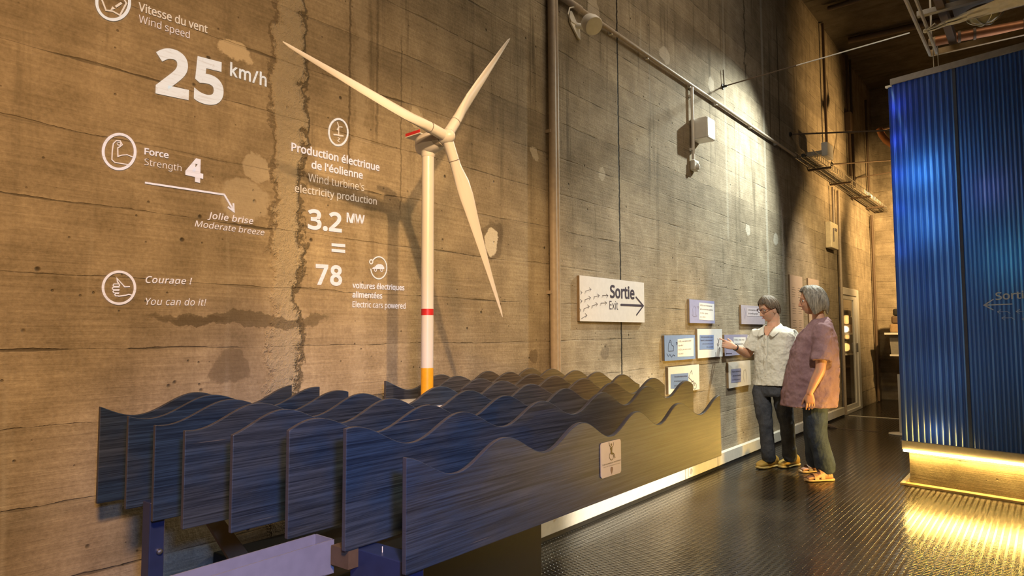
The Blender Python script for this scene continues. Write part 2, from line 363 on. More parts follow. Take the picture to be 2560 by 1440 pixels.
# ---------------------------------------------------------------- wooden waves
sea = thing('wave_sculpture', 'blue stained row of wavy plywood slats like a sea on a steel frame', 'sculpture', (.75, 2.0, 0))
ROWS = {8: (1.155, [(1.080, 2.945)], .758, .989, .0315, 1.0, [1.06, 1.434, 1.815, 2.176, 2.522, 2.945]),
        7: (1.340, [(1.057, 3.084)], .781, 1.041, .031, 1.0, [1.079, 1.467, 1.861, 2.257, 2.616, 3.009, 3.39]),
        6: (1.525, [(1.024, 3.167)], .784, 1.047, .030, 1.0, [.73, 1.103, 1.514, 1.898, 2.279, 2.648, 3.046, 3.43]),
        5: (1.710, [(.978, 3.253)], .777, 1.056, .030, 1.0, [.75, 1.129, 1.524, 1.91, 2.296, 2.712, 3.075, 3.46]),
        4: (1.895, [(.942, 3.36)], .763, 1.060, .030, 1.0, [.77, 1.162, 1.560, 1.95, 2.334, 2.742, 3.137, 3.53]),
        3: (2.080, [(.945, 1.649), (2.28, 3.45)], .753, 1.059, .030, 1.0, [.77, 1.176, 1.60, 2.0, 2.40, 2.810, 3.213, 3.62]),
        2: (2.265, [(.947, 1.655), (2.20, 3.52)], .759, 1.061, .030, 1.0, [.81, 1.215, 1.64, 2.04, 2.45, 2.860, 3.250, 3.65]),
        1: (2.450, [(.936, 1.654), (2.158, 3.58)], .751, 1.057, .031, 1.0, [.85, 1.253, 1.66, 2.10, 2.53, 2.90, 3.29, 3.69])}
def crest(y, cs):
    for a, b in zip(cs, cs[1:]):
        if a <= y <= b: return math.cos(2*math.pi*(y-a)/(b-a))
    return math.cos(2*math.pi*(y-cs[0])/(cs[1]-cs[0]))
for k in range(1, 9):
    D, segs, zb, mid, A, _, cs = ROWS[k]
    x = 2.58-D
    for (ya, yb) in segs:
        n = int((yb-ya)/.012); top = []
        for i in range(n+1):
            y = ya+(yb-ya)*i/n; top.append((x, y, mid+A*crest(y, cs)))
        m = MB(); bot = [(x, p[1], zb) for p in top]; T = .0145
        n1 = n+1
        vs = top+bot+[(x-T, p[1], p[2]) for p in top]+[(x-T, p[1], p[2]) for p in bot]
        fs = []
        for i in range(n):
            fs += [(i, i+1, n1+i+1, n1+i), (2*n1+i, 3*n1+i, 3*n1+i+1, 2*n1+i+1), (i, 2*n1+i, 2*n1+i+1, i+1), (n1+i, n1+i+1, 3*n1+i+1, 3*n1+i)]
        fs += [(0, n1, 3*n1, 2*n1), (n, 2*n1+n, 3*n1+n, n1+n)]
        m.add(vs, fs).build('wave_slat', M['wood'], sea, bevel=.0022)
# steel frame below
def bolt(p, par): MB().lathe([(0, .012), (.006, .011), (.009, .006), (.009, 0)], p, (1, -.3, 0)).build('bolt', M['steel'], par, smooth=True)
m = MB(); m.box(.41, .46, .955, 1.0, 0, .80); post = m.build('leg', M['navy'], sea, bevel=.003); bolt((.46, .985, .652), post)
for yy in (3.0,):
    m = MB(); m.box(.20, .25, yy, yy+.045, 0, .80); m.build('leg', M['navy'], sea, bevel=.003)
m = MB(); m.box(.08, 1.27, 1.30, 1.345, .785, .80); m.build('cross_bar', M['navy'], sea)
m = MB(); m.box(.08, 1.26, 2.6, 2.645, .765, .80); m.build('cross_bar', M['navy'], sea)
def channel(p0, p1, hgt, wd, th, side):      # open U section
    m = MB(); p0 = Vector(p0); p1 = Vector(p1); d = (p1-p0).normalized(); s = Vector(side); z = Vector((0, 0, 1))
    for o, a, b in [(0, 0, 1), (wd-th, 0, 1)]:
        q = [p0+s*o, p1+s*o, p1+s*(o+th), p0+s*(o+th)]; m.hexa(q, [c+z*hgt for c in q])
    q = [p0, p1, p1+s*wd, p0+s*wd]; m.hexa(q, [c+z*th for c in q])
    q = [p1-d*th, p1, p1+s*wd, p1-d*th+s*wd]; m.hexa(q, [c+z*hgt for c in q])
    return m
channel((1.185, .20, .708), (1.160, 1.086, .708), .082, .075, .004, (-1, 0, 0)).build('arm', M['lav'], sea, bevel=.001)
m = MB(); m.box(1.205, 1.40, 1.10, 1.16, .70, .772); m.box(1.205, 1.40, 1.10, 1.164, .772, .776); m.build('bracket', M['navy'], sea, bevel=.002)
m = MB(); m.box(1.17, 1.236, 1.07, 1.10, .735, .781); m.build('wood_block', M['dark'], sea)
MB().tube([(1.30, 1.12, .79), (1.30, 1.12, 0)], .0012, 6).build('cord', M['white'], sea)
m = MB(); m.prism([(.35, 1.15, .73), (.35, 1.20, .73), (.35, 1.50, .30), (.35, 1.40, .30)], (.02, 0, 0)); m.build('dark_slant', M['dark'], sea)  # dark slanted slab below the slats
m = MB(); m.box(.004, .60, 1.40, 2.74, .0, .46); tag(m.build('equipment_cabinet', M['black'], bevel=.006), 'black equipment cabinet on the floor below the wooden waves', 'cabinet')

# ---------------------------------------------------------------- wind turbine model
TX, TY = .57, 1.99
tb = thing('wind_turbine_model', 'white three-bladed wind turbine model rising from the wooden waves', 'model', (TX, TY, 0))
m = MB(); m.lathe([(.0255, 1.0), (.0255, 1.157)], (TX, TY, 0)); m.build('yellow_base', M['yel'], tb, smooth=True)
m = MB(); m.lathe([(.0254, 1.157), (.0254, 1.37), (.0254, 1.7), (.0252, 2.06)], (TX, TY, 0)); tw = m.build('tower', M['turb'], tb, smooth=True)
m = MB(); m.lathe([(.0256, 1.372), (.0256, 1.398)], (TX, TY, 0)); m.build('red_band', M['red'], tw, smooth=True)
m = MB(); m.lathe([(.001, .998), (.175, .998), (.18, 1.004), (.18, 1.012), (.175, 1.016), (.001, 1.016)], (TX-.01, TY, 0), seg=40); m.build('base_disc', M['turb'], tb, smooth=True)
m = MB(); m.lathe([(.012, 0), (.012, 1.0)], (TX, TY, 0)); m.build('base_post', M['navy'], tb, smooth=True)
HUB = Vector((.68, 1.985, 2.097))
ax = Vector((.995, .03, .06)).normalized(); sd = Vector((0, 0, 1)).cross(ax).normalized(); up = ax.cross(sd)
def rq(a): return sd*math.cos(a)+up*math.sin(a)
# nacelle: rounded body lofted along the axis
prof = [(-.085, .020, .026), (-.075, .031, .038), (-.05, .037, .043), (-.01, .038, .045), (.03, .034, .038), (.045, .028, .030)]
m = MB(); N0 = Vector((TX, TY, 2.088))
m.loft([[N0+ax*(h+.03)+sd*(rx*math.copysign(abs(math.cos(q))**.7, math.cos(q)))+up*(ry*math.copysign(abs(math.sin(q))**.7, math.sin(q))) for q in [2*math.pi*k/24 for k in range(24)]] for h, rx, ry in prof])
nac = m.build('nacelle', M['turb'], tb, smooth=True)
m = MB(); m.lathe([(.0256, 2.03), (.028, 2.036), (.031, 2.07), (.026, 2.08)], (TX, TY, 0)); m.build('yaw_ring', M['turb'], nac, smooth=True)
def slab(c, a, b, u, v, t):      # box from axes
    m = MB(); c = Vector(c); q = [c-u*a-v*b, c+u*a-v*b, c+u*a+v*b, c-u*a+v*b]; n = u.cross(v).normalized()
    return m.hexa(q, [p+n*t for p in q])
pl = slab(N0-ax*.058+up*.042, .042, .030, ax, sd, .004).build('landing_platform', M['turb'], nac)
m = MB(); c = N0-ax*.058+up*.046
q = [c-sd*.030+ax*.042, c-sd*.030-ax*.042, c+sd*.030-ax*.042, c+sd*.030+ax*.042, c+sd*.028+ax*.042, c+sd*.028-ax*.04, c-sd*.028-ax*.04, c-sd*.028+ax*.042]; m.prism(q, up*.013)
m.build('railing', M['red'], pl)
m = MB(); m.lathe([(.026, -.055), (.034, -.05), (.034, -.02)], HUB, ax); m.build('rotor_ring', M['grey'], nac, smooth=True)
m = MB(); m.lathe([(.028, -.03), (.032, -.012), (.031, .010), (.024, .028), (.012, .038), (.001, .041)], HUB, ax); hb = m.build('hub', M['turb'], tb, smooth=True)
RB = .80
for ti, (tpx, tpy) in enumerate([(706, 112), (1272, 91), (1260, 790)]):
    # direction of the blade in the rotor plane through its tip in the photo
    r = ray(tpx, tpy); tip = CAM+r*((HUB-CAM).dot(ax)/r.dot(ax))
    d = (tip-HUB); L = d.length; d.normalize(); cd = ax.cross(d).normalized()
    m = MB(); rings = []
    for s, ch, th, tw_ in [(.02, .046, .046, 0), (.12, .045, .043, .1), (.17, .048, .036, .35), (.24, .062, .026, .5), (.32, .064, .020, .45), (.45, .052, .014, .32), (.6, .040, .010, .22), (.75, .028, .0075, .14), (.9, .018, .005, .08), (.97, .012, .004, .05), (1.0, .004, .002, .05)]:
        cu = cd*math.cos(tw_)+ax*math.sin(tw_); cv = d.cross(cu)
        off = cu*(ch-.045)*.28
        rings.append([HUB+d*(s*L)+off+cu*(ch/2*math.cos(q))+cv*(th/2*math.sin(q)) for q in [2*math.pi*k/16 for k in range(16)]])
    bl = m.loft(rings).build('blade', M['turb'], tb, smooth=True)
    MB().loft([[HUB+d*(.125*L+o)+cd*(.0232*math.cos(q))+d.cross(cd)*(.0225*math.sin(q)) for q in [2*math.pi*k/16 for k in range(16)]] for o in (0, .0025)]).build('root_seam', M['inkl'], bl, smooth=True)
# ---------------------------------------------------------------- lettering
FONT = None; CAPH = .729
try:                                     # humanist sans that ships with Blender itself, else the built-in font
    import os
    FONT = bpy.data.fonts.load(os.path.join(bpy.utils.resource_path('LOCAL'), 'datafiles', 'fonts', 'NotoSansHebrew-Regular.woff2')); CAPH = .573
except Exception: FONT = None
def glyphs(txt, bold=0.0, shear=0.0, space=1.0, res=4):
    cu = bpy.data.curves.new('lettering', 'FONT'); cu.body = txt; cu.size = 1; cu.resolution_u = res
    cu.offset = bold; cu.shear = shear; cu.space_character = space
    if FONT: cu.font = FONT
    ob = bpy.data.objects.new('lettering', cu); C.objects.link(ob)
    bpy.context.view_layer.update()
    me = bpy.data.meshes.new_from_object(ob.evaluated_get(bpy.context.evaluated_depsgraph_get()))
    vs = [v.co.copy() for v in me.vertices]; fs = [tuple(p.vertices) for p in me.polygons]
    bpy.data.objects.remove(ob); bpy.data.curves.remove(cu); bpy.data.meshes.remove(me)
    return vs, fs
def lettering(m, txt, o, u, v, wid, cap, bold=0.0, shear=0.0, space=1.0):
    """write txt with its baseline starting at o along unit u, up v, fitted to the width wid and capital height cap"""
    bold *= CAPH/.729
    vs, fs = glyphs(txt, bold, shear, space)
    x0 = min(p.x for p in vs); x1 = max(p.x for p in vs); sx = wid/(x1-x0); sy = cap/(CAPH+2*bold)
    m.add([o+u*((p.x-x0)*sx)+v*((p.y+bold)*sy) for p in vs], fs)
LIGHT, MED, BOLD, HEAVY = -.006, .010, .026, .036
ZV = Vector((0, 0, 1))
def ptext(m, txt, p0, p1, cap, bold=BOLD, shear=0.0, x=.004, space=1.0):
    a = atx(*p0, x); b = atx(*p1, x); u = (b-a); wid = u.length; u.normalize()
    c = (atx(p0[0], p0[1]-cap, x).z-a.z)
    lettering(m, txt, a, u, ZV, wid, c, bold, shear, space)
def ribbon(m, pts, wpx, x, closed=False, th=0.0):
    """flat painted stroke through pixel points on the plane at distance x from the wall"""
    P = [atx(*p, x) for p in pts]; W = [abs(atx(p[0], p[1]-wpx, x).z-q.z) for p, q in zip(pts, P)]
    ribbon3(m, P, W, Vector((1, 0, 0)), closed)
def ribbon3(m, P, W, nrm, closed=False):
    n = len(P); L = []; Rr = []
    if not isinstance(W, list): W = [W]*n
    for i in range(n):
        a = P[i-1] if (i or closed) else P[i]; b = P[(i+1) % n] if (i < n-1 or closed) else P[i]
        d1 = (P[i]-a); d2 = (b-P[i]); d1 = d1.normalized() if d1.length > 1e-7 else d2.normalized(); d2 = d2.normalized() if d2.length > 1e-7 else d1
        s = nrm.cross((d1+d2).normalized() if (d1+d2).length > 1e-6 else d1).normalized()
        k = 1/max(.45, s.dot(nrm.cross(d1))) if abs(s.dot(nrm.cross(d1))) > .2 else 1
        L.append(P[i]+s*W[i]/2*k); Rr.append(P[i]-s*W[i]/2*k)
    fs = [(i, i+1, n+i+1, n+i) for i in range(n-1)]
    if closed: fs.append((n-1, 0, n, 2*n-1))
    m.add(L+Rr, fs)
def ring(m, c, rx, ry, wpx, x, a0=0, a1=360, n=56):
    pts = [(c[0]+rx*math.cos(R(a0+(a1-a0)*i/n)), c[1]+ry*math.sin(R(a0+(a1-a0)*i/n))) for i in range(n+1)]
    if a1-a0 == 360: ribbon(m, pts[:-1], wpx, x, True)
    else: ribbon(m, pts, wpx, x)
def disc(m, c, rx, ry, x, n=24):
    P = [atx(c[0]+rx*math.cos(2*math.pi*i/n), c[1]+ry*math.sin(2*math.pi*i/n), x) for i in range(n)]; m.add(P, [tuple(range(n))])
def fill(m, pts, x): m.add([atx(*p, x) for p in pts], [tuple(range(len(pts)))])

# ---------------------------------------------------------------- the projected read-outs on the concrete
def projmat(name, col, st):
    t = NT(name); P = t.pos(); fine = t.noise(t.scl(P, 1, 3, 50), 2.2, 5, .7); sp = t.noise(P, 40, 4, .75)
    f = t.math('MULTIPLY', t.mr(fine, .36, .5, .72, 1), t.mr(sp, .3, .42, .75, 1))
    t.p(Base_Color=(.42, .38, .32), Roughness=.85, Emission_Color=col, Emission_Strength=t.math('MULTIPLY', f, st)); return t.m
PC = projmat('projected_cool_light', (.80, .92, .96, 1), .50); PW = projmat('projected_warm_light', (.95, .84, .72, 1), .38)
PP = projmat('projected_pink_light', (.96, .85, .88, 1), .48); PV = projmat('projected_violet_light', (.88, .88, 1, 1), .52)
def pitem(par, name, mat): 
    class K(MB):
        def done(s): s.build(name, mat, par)
    return K()
X = .004
def wpt(px, py): return atx(px, py, 0)
g = thing('projected_readout', 'projected wind speed read-out saying 25 km/h with a ringed weather icon', 'projection', wpt(450, 130), 'projected read-outs on the concrete wall')
m = pitem(g, 'icon', PC); ring(m, (283, 5), 41, 44, 7, X); m.done()
m = pitem(g, 'pictogram', PW)
ribbon(m, [(252, -8), (256, 2), (265, 25.6), (281, 27.5), (300, 38), (316, 8), (308, -6)], 4, X)
ribbon(m, [(304, 7), (289, 17)], 5, X); fill(m, [(276, 25), (281, 15.5), (288.5, 22.5)], X); m.done()
m = pitem(g, 'french_caption', PW); ptext(m, 'Vitesse du vent', (346, 26.5), (518.5, 83), 22, MED+.006); m.done()
m = pitem(g, 'english_caption', PP); ptext(m, 'Wind speed', (347, 55), (474, 96), 19, LIGHT); m.done()
m = pitem(g, 'value', PC); ptext(m, '25', (387, 233), (558, 268), 121, .05, space=1.12); m.done()
m = pitem(g, 'unit', PC); ptext(m, 'km/h', (575, 189), (666.5, 217), 33, BOLD, space=1.1); m.done()

g = thing('projected_readout', 'projected wind force read-out with flexed arm icon and the figure 4', 'projection', wpt(400, 430), 'projected read-outs on the concrete wall')
m = pitem(g, 'icon', PV); ring(m, (298, 379), 40, 43.5, 6.5, X); m.done()
m = pitem(g, 'pictogram', PP); q = lambda *a: [(200+x/2.881, 300+y/2.881) for x, y in a]
ribbon(m, q((350, 322), (250, 305), (230, 285), (232, 230), (240, 170), (262, 148), (290, 150), (305, 178), (285, 194), (272, 200), (273, 262), (300, 253), (340, 250), (375, 264), (398, 268)), 2.6, X)
ribbon(m, q((268, 160), (292, 162), (292, 182), (274, 180), (266, 168)), 2.2, X); m.done()
m = pitem(g, 'french_caption', PV); ptext(m, 'Force', (361, 385.7), (421.5, 396), 16.5, BOLD); m.done()
m = pitem(g, 'english_caption', PP); ptext(m, 'Strength', (361, 412), (453.5, 428), 16.5, LIGHT); m.done()
m = pitem(g, 'value', PV); ptext(m, '4', (463, 449), (507.5, 459), 60, .05); m.done()
m = pitem(g, 'arrow', PV); ribbon(m, [(362.4, 456.5), (561, 486.5), (584, 526)], 4.6, X); ribbon(m, [(569.5, 517), (584.5, 528), (583.5, 508)], 4.6, X); m.done()
m = pitem(g, 'french_verdict', PP); ptext(m, 'Jolie brise', (518.6, 545.5), (633, 560.5), 16.5, .014, .2, space=1.06); m.done()
m = pitem(g, 'english_verdict', PP); ptext(m, 'Moderate breeze', (487, 566), (661, 588.5), 15.5, 0, .2); m.done()

g = thing('projected_readout', 'projected words of encouragement beside a ringed thumbs-up icon', 'projection', wpt(380, 720), 'projected read-outs on the concrete wall')
m = pitem(g, 'icon', PP); ring(m, (297.5, 719.3), 40, 40, 6, X); m.done()
m = pitem(g, 'pictogram', PP)
ribbon(m, q((360, 1200), (322, 1202), (266, 1140), (270, 1165), (284, 1186), (284, 1196)), 3, X)
for y, a, b in [(1190, 238, 285), (1213, 233, 285), (1236, 238, 283), (1258, 250, 281)]: ribbon(m, q((b, y-9), (a+6, y-9), (a, y), (a+6, y+9), (b, y+9)), 2.4, X)
ribbon(m, q((276, 1270), (330, 1262), (352, 1256), (386, 1264)), 3, X); m.done()
m = pitem(g, 'french_line', PP); ptext(m, 'Courage !', (363.8, 707), (480, 711), 17, .014, .2, space=1.06); m.done()
m = pitem(g, 'english_line', PP); ptext(m, 'You can do it!', (363.8, 762), (515.5, 764), 17.5, 0, .2, space=1.05); m.done()

g = thing('projected_readout', 'projected electricity production read-out saying 3.2 MW with turbine icon', 'projection', wpt(846, 470), 'projected read-outs on the concrete wall')
m = pitem(g, 'icon', PC); ring(m, (846, 330.5), 23.5, 33, 5, X); m.done()
q = lambda *a: [(680+x/2.667, 260+y/2.667) for x, y in a]
m = pitem(g, 'pictogram', PW)
ribbon(m, q((444, 152), (445, 205)), 3.2, X); ribbon(m, q((436, 120), (441, 138), (446, 152)), 3, X); ribbon(m, q((446, 152), (470, 154)), 3, X); ribbon(m, q((445, 152), (434, 174)), 3, X)
ribbon(m, q((410, 204), (432, 205), (455, 211), (477, 213)), 4, X); ribbon(m, q((438, 222), (452, 232), (438, 244), (450, 254)), 2.2, X); m.done()
for nm, tx, a, b, cp, bw, mt in [('heading', 'Production électrique', (728.5, 377), (948.8, 428), 21, BOLD, PV), ('heading_end', "de l'éolienne", (778.6, 420.5), (907, 447.5), 19.5, BOLD, PV),
        ('english_heading', "Wind turbine's", (770.5, 453), (910.6, 477.5), 20, 0, PW), ('english_heading_end', 'electricity production', (737, 479.3), (941.8, 512), 19, MED, PW),
        ('value', '3.2', (769, 572), (854.5, 581.7), 51, HEAVY, PV), ('unit', 'MW', (866.5, 555.5), (911.8, 562), 24.5, BOLD, PV)]:
    m = pitem(g, nm, mt); ptext(m, tx, a, b, cp, bw); m.done()
for y in (611.5, 625.5): m = pitem(g, 'equals_bar', PV); ribbon(m, [(829, y), (863, y+3)], 7.5, X); m.done()

g = thing('projected_readout', 'projected read-out of 78 electric cars powered with car and plug icon', 'projection', wpt(900, 715), 'projected read-outs on the concrete wall')
m = pitem(g, 'value', PV); ptext(m, '78', (788.7, 711.5), (855, 714.8), 52, HEAVY, space=1.1); m.done()
m = pitem(g, 'icon', PC); ring(m, (947, 669.5), 20, 27.5, 3.2, X, -140, 175); ring(m, (928, 654.5), 4, 5, 3.2, X, n=20); m.done()
m = pitem(g, 'pictogram', PV)
fill(m, q((668, 1100), (671, 1091), (686, 1085), (697, 1073), (708, 1068), (726, 1068), (739, 1075), (748, 1088), (749, 1101)), X)
for c in ((690, 1106), (731, 1107)): ring(m, q(c)[0], 2.9, 3.6, 1.6, X+.0005, n=20)
m.done()
for nm, tx, a, b, cp, bw, mt in [('french_line', 'voitures électriques', (881.3, 720.3), (1011, 726), 14.5, BOLD, PV), ('french_line_end', 'alimentées', (881.3, 743.7), (955.6, 746.7), 15, BOLD, PV), ('english_line', 'Electric cars powered', (881.3, 768), (1013.8, 772), 15, MED, PV)]:
    m = pitem(g, nm, mt); ptext(m, tx, a, b, cp, bw); m.done()

# ---------------------------------------------------------------- exit sign and exhibition panels on the wall
XS = .024
def board(name, label, cat, pxs, face, x0=.0, x1=XS, group=None):
    """pxs: x left, x right, y top and bottom at the left edge of the face"""
    a = atx(pxs[0], pxs[2], x1); b = atx(pxs[0], pxs[3], x1); c = atx(pxs[1], 800, x1)
    g = thing(name, label, cat, Vector((0, a.y, b.z)), group)
    MB().box(x0, x1-.003, a.y, c.y, b.z, a.z).build('board', M['brown'], g, bevel=.0015)
    f = MB().box(x1-.003, x1, a.y, c.y, b.z, a.z).build('face', face, g)
    return g, (a.y, c.y, b.z, a.z)
fs_ = plain('sign_grey_face', (.76, .74, .75), .45, var=.03)
g, _ = board('exit_sign', 'light grey exit sign with dark lettering and one large dark arrow', 'sign', (1449, 1611.5, 688, 803), fs_)
XF = XS+.0012
def bt(name, items, mat, par):
    for tx, a, b, cp, bw in items: m = MB(); ptext(m, tx, a, b, cp, bw, x=XF); m.build(name, mat, par)
bt('sortie_lettering', [('Sortie', (1525.5, 744.5), (1586.5, 748.5), 32.5, BOLD+.008)], M['ink'], g)
bt('exit_lettering', [('Exit', (1524, 773), (1545.5, 774), 21, -.004)], M['ink'], g)
m = MB(); ribbon(m, [(1553.5, 762), (1608, 764.5)], 5.6, XF); disc(m, (1553.5, 762), 2.4, 2.8, XF)
ribbon(m, [(1589.5, 742), (1608.5, 764.5), (1591, 788)], 4.2, XF+.0004); m.build('large_arrow', M['ink'], g)
m = MB(); Q = lambda x, y: (1440+x/10.284, 680+y/10.284)
for a, b, wv in [((245, 490), (392, 445), 1.2), ((460, 640), (600, 605), 1.5), ((680, 600), (824, 608), 1.5), ((225, 715), (376, 660), 1.5), ((410, 870), (555, 825), 1.5), ((635, 800), (788, 795), 1.5), ((200, 950), (345, 885), 1.5), ((140, 1200), (285, 1110), 1.5), ((120, 540), (160, 525), 1.), ((118, 775), (158, 745), 1.4), ((112, 1000), (132, 975), 1.3)]:
    m = MB(); dx, dy = b[0]-a[0], b[1]-a[1]
    ribbon(m, [Q(*a), Q(*b)], wv, XF); ribbon(m, [Q(b[0]-50, b[1]-45), Q(*b), Q(b[0]-38, b[1]+60)], wv, XF)
    if dx > 60 and a[1] < 1100:
        ribbon(m, [Q(*a), Q(a[0]-12, a[1]+70)], wv*.8, XF); ribbon(m, [Q(a[0]+25, a[1]+5), Q(a[0]+12, a[1]+50)], wv*.6, XF)
    m.build('small_arrow', M['inkl'], g)
lavf = plain('panel_lavender', (.30, .32, .55), .4, var=.03); bluf = plain('panel_blue', (.20, .30, .58), .4, var=.03); whif = plain('panel_white', (.66, .68, .70), .4, var=.03)
gryf = plain('panel_mauve', (.42, .38, .45), .4, var=.03); whb = plain('panel_textbox_white', (.74, .75, .78), .4, var=.02); blb = plain('panel_textbox_blue', (.17, .26, .52), .4, var=.02)
lavb = plain('panel_textbox_lavender', (.26, .26, .40), .4, var=.02)
def quadpx(m, x0, x1, yt0, yt1, yb0, yb1, x): fill(m, [(x0, yb0), (x1, yb1), (x1, yt1), (x0, yt0)], x)
def tbox(g, q, mat, lines, ink, cps):
    m = MB(); quadpx(m, *q, XF); o = m.build('text_box', mat, g)
    n = len(lines); x0, x1, a0, a1, b0, b1 = q
    for i, (tx, f0, f1) in enumerate(lines):
        t = (i+.78)/(n+.35); yl = a0+(b0-a0)*t; yr = a1+(b1-a1)*t
        xl = x0+(x1-x0)*f0; xr = x0+(x1-x0)*f1
        m = MB(); ptext(m, tx, (xl, yl+(yr-yl)*f0), (xr, yl+(yr-yl)*f1), cps, .012 if i < 2 else -.002, x=XF+.0012); m.build('lettering', ink, o)
def figure(g, pts, wv=1.1, mat=None, extra=()):
    m = MB(); ribbon(m, pts, wv, XF)
    for e in extra: ribbon(m, e, wv, XF)
    m.build('drawing', mat or M['ink'], g)
GP = 'exhibition panels on the concrete wall'
g, _ = board('exhibition_panel', 'lavender panel with white text box, highest above the white cyclist panel', 'panel', (1723.5, 1787, 748, 807.5), lavf, group=GP)
tbox(g, (1748, 1785, 756.5, 760, 799, 801.5), whb, [("À EDL, tout l'éclairage est", .06, .88), ('à économie (LEDs)', .06, .92), ('At EDL, lights', .06, .6), ('are LEDs !', .06, .45)], M['inkl'], 3.6)
figure(g, [(1733, 790), (1732, 772), (1736, 764), (1740, 770), (1739, 785), (1743, 790), (1734, 791), (1730, 786)], 1, lavb, [[(1744, 766), (1748, 767), (1746.5, 772), (1744, 766)]])
g, _ = board('exhibition_panel', 'blue panel with a drawing in the tub and white text box', 'panel', (1661, 1736.5, 838.5, 903), bluf, group=GP)
tbox(g, (1694, 1734, 848, 844.5, 892, 890), whb, [('À EDL, vous avez pu faire', .06, .85), ('du vélo !', .06, .35), ('At EDL, you were invited', .06, .84), ('to cycle', .06, .36)], M['inkl'], 4)
figure(g, [(1671, 868), (1672, 858), (1675, 850), (1678, 853), (1679, 862), (1684, 866), (1684, 877), (1671, 878), (1671, 868)], 1.4, M['navy'], [[(1667, 884), (1671, 891), (1675, 886), (1679, 893), (1683, 887), (1688, 890)], [(1690.5, 856), (1694, 857), (1692.5, 862), (1690, 856)], [(1673, 855), (1676, 856)]])
g, _ = board('exhibition_panel', 'white panel with blue text box under the pointing finger', 'panel', (1743.5, 1804.5, 822.5, 896), whif, group=GP)
tbox(g, (1749, 1784.5, 837.5, 837.5, 874.5, 873), blb, [('Avez-vous pensé à vous', .08, .92), ('laver à économe ?', .08, .95), ('you can also wash', .2, .94), ('in cold', .5, .94)], M['ink'], 3.4)
figure(g, [(1794, 846), (1796, 850), (1797, 856), (1793, 860), (1795, 866), (1798, 860)], 1.5, M['ink'], [[(1789, 890), (1789, 880)], [(1787, 892), (1798, 893)], [(1799, 884), (1799, 868), (1796, 874)]])
g, _ = board('exhibition_panel', 'lavender panel behind the hand of the person in the pale shirt', 'panel', (1811, 1868, 837, 890.5), gryf if False else plain('panel_pale_lavender', (.33, .32, .47), .4, var=.03), group=GP)
tbox(g, (1834, 1864, 843, 843, 878, 877), whb, [('À EDL, vous avez', .06, .9), ('une question', .06, .8), ('At EDL, you', .06, .7)], M['inkl'], 4)
figure(g, [(1819, 860), (1819, 851), (1822, 848), (1825, 851), (1825, 858), (1829, 862)], 1.4, M['ink'], [[(1815, 884), (1830, 884)]])
g, _ = board('exhibition_panel', 'white panel with cyclist drawing behind the last wooden wave', 'panel', (1670.5, 1745, 918.5, 986.5), whif, group=GP)
tbox(g, (1677, 1721, 936, 932, 972, 972), blb, [("C'est votre moyen pratique", .2, .94), ('de se bouger autrement', .2, .94), ('getting there...', .2, .8)], M['ink'], 3.8)
figure(g, [(1731, 936), (1729, 926), (1725, 934), (1722, 944), (1728, 950), (1733, 956)], 1.6, M['ink'], [[(1737+4*math.cos(a*.5), 965+8*math.sin(a*.5)) for a in range(14)], [(1724, 958), (1734, 952), (1737, 965)], [(1725+3.5*math.cos(a*.5), 968+7*math.sin(a*.5)) for a in range(14)]])
g, _ = board('exhibition_panel', 'cream panel with lavender text box, lowest beside the denim legs', 'panel', (1821, 1873, 906, 971.5), plain('panel_cream', (.62, .57, .52), .4, var=.03), group=GP)
tbox(g, (1828, 1853, 923, 921, 957, 955), lavb, [('Soyez économe', .1, .95), ('en eau chaude', .2, .95), ('Save hot water', .1, .9)], M['ink'], 3.6)
figure(g, [(1861, 955), (1858, 940), (1860, 926), (1864, 924), (1867, 938), (1865, 954)], 1.0, M['inkl'])
g, _ = board('exhibition_panel', 'mauve panel with pale text box beside the spectacled face', 'panel', (1853, 1912, 762, 810), gryf, group=GP)
tbox(g, (1868, 1908, 769, 772, 790, 791), plain('panel_textbox_pale', (.55, .50, .56), .4), [('Une bonne idée', .08, .7), ('à adopter', .08, .7)], M['inkl'], 4)
figure(g, [(1862, 796), (1860, 780), (1862, 770), (1864, 782), (1863, 796)], 1.1, lavb)
g, _ = board('exhibition_panel', 'cream panel half hidden behind the bare elbow', 'panel', (1869, 1921, 838, 886.5), M['panel'] if 'panel' in M else whif, group=GP)
figure(g, [(1874, 880), (1876, 866), (1880, 860)], 1.0, M['inkl'])
tall = plain('tall_panel_beige', (.56, .44, .36), .5, var=.02)
g, b_ = board('text_panel', 'tall beige text panel behind the two visitors', 'panel', (1974, 2009, 686, 838), tall, x1=.02, group='tall beige text panels')
m = MB()
for i in range(24):
    if i in (5, 6, 12, 13): continue
    z_ = b_[3]-.16-i*.030; m.box(.0205, .0209, b_[0]+.08, b_[0]+.19+.05*((i*7) % 4)/3, z_, z_+.007); m.box(.0205, .0209, b_[0]+.34, b_[0]+.44+.05*((i*5) % 4)/3, z_, z_+.007)
each(m, 'text_line', plain('faded_ink', (.30, .24, .20), .6), g)
g, b_ = board('text_panel', 'second tall beige text panel above the grey-haired head', 'panel', (2020, 2050, 695, 838), tall, x1=.02, group='tall beige text panels')
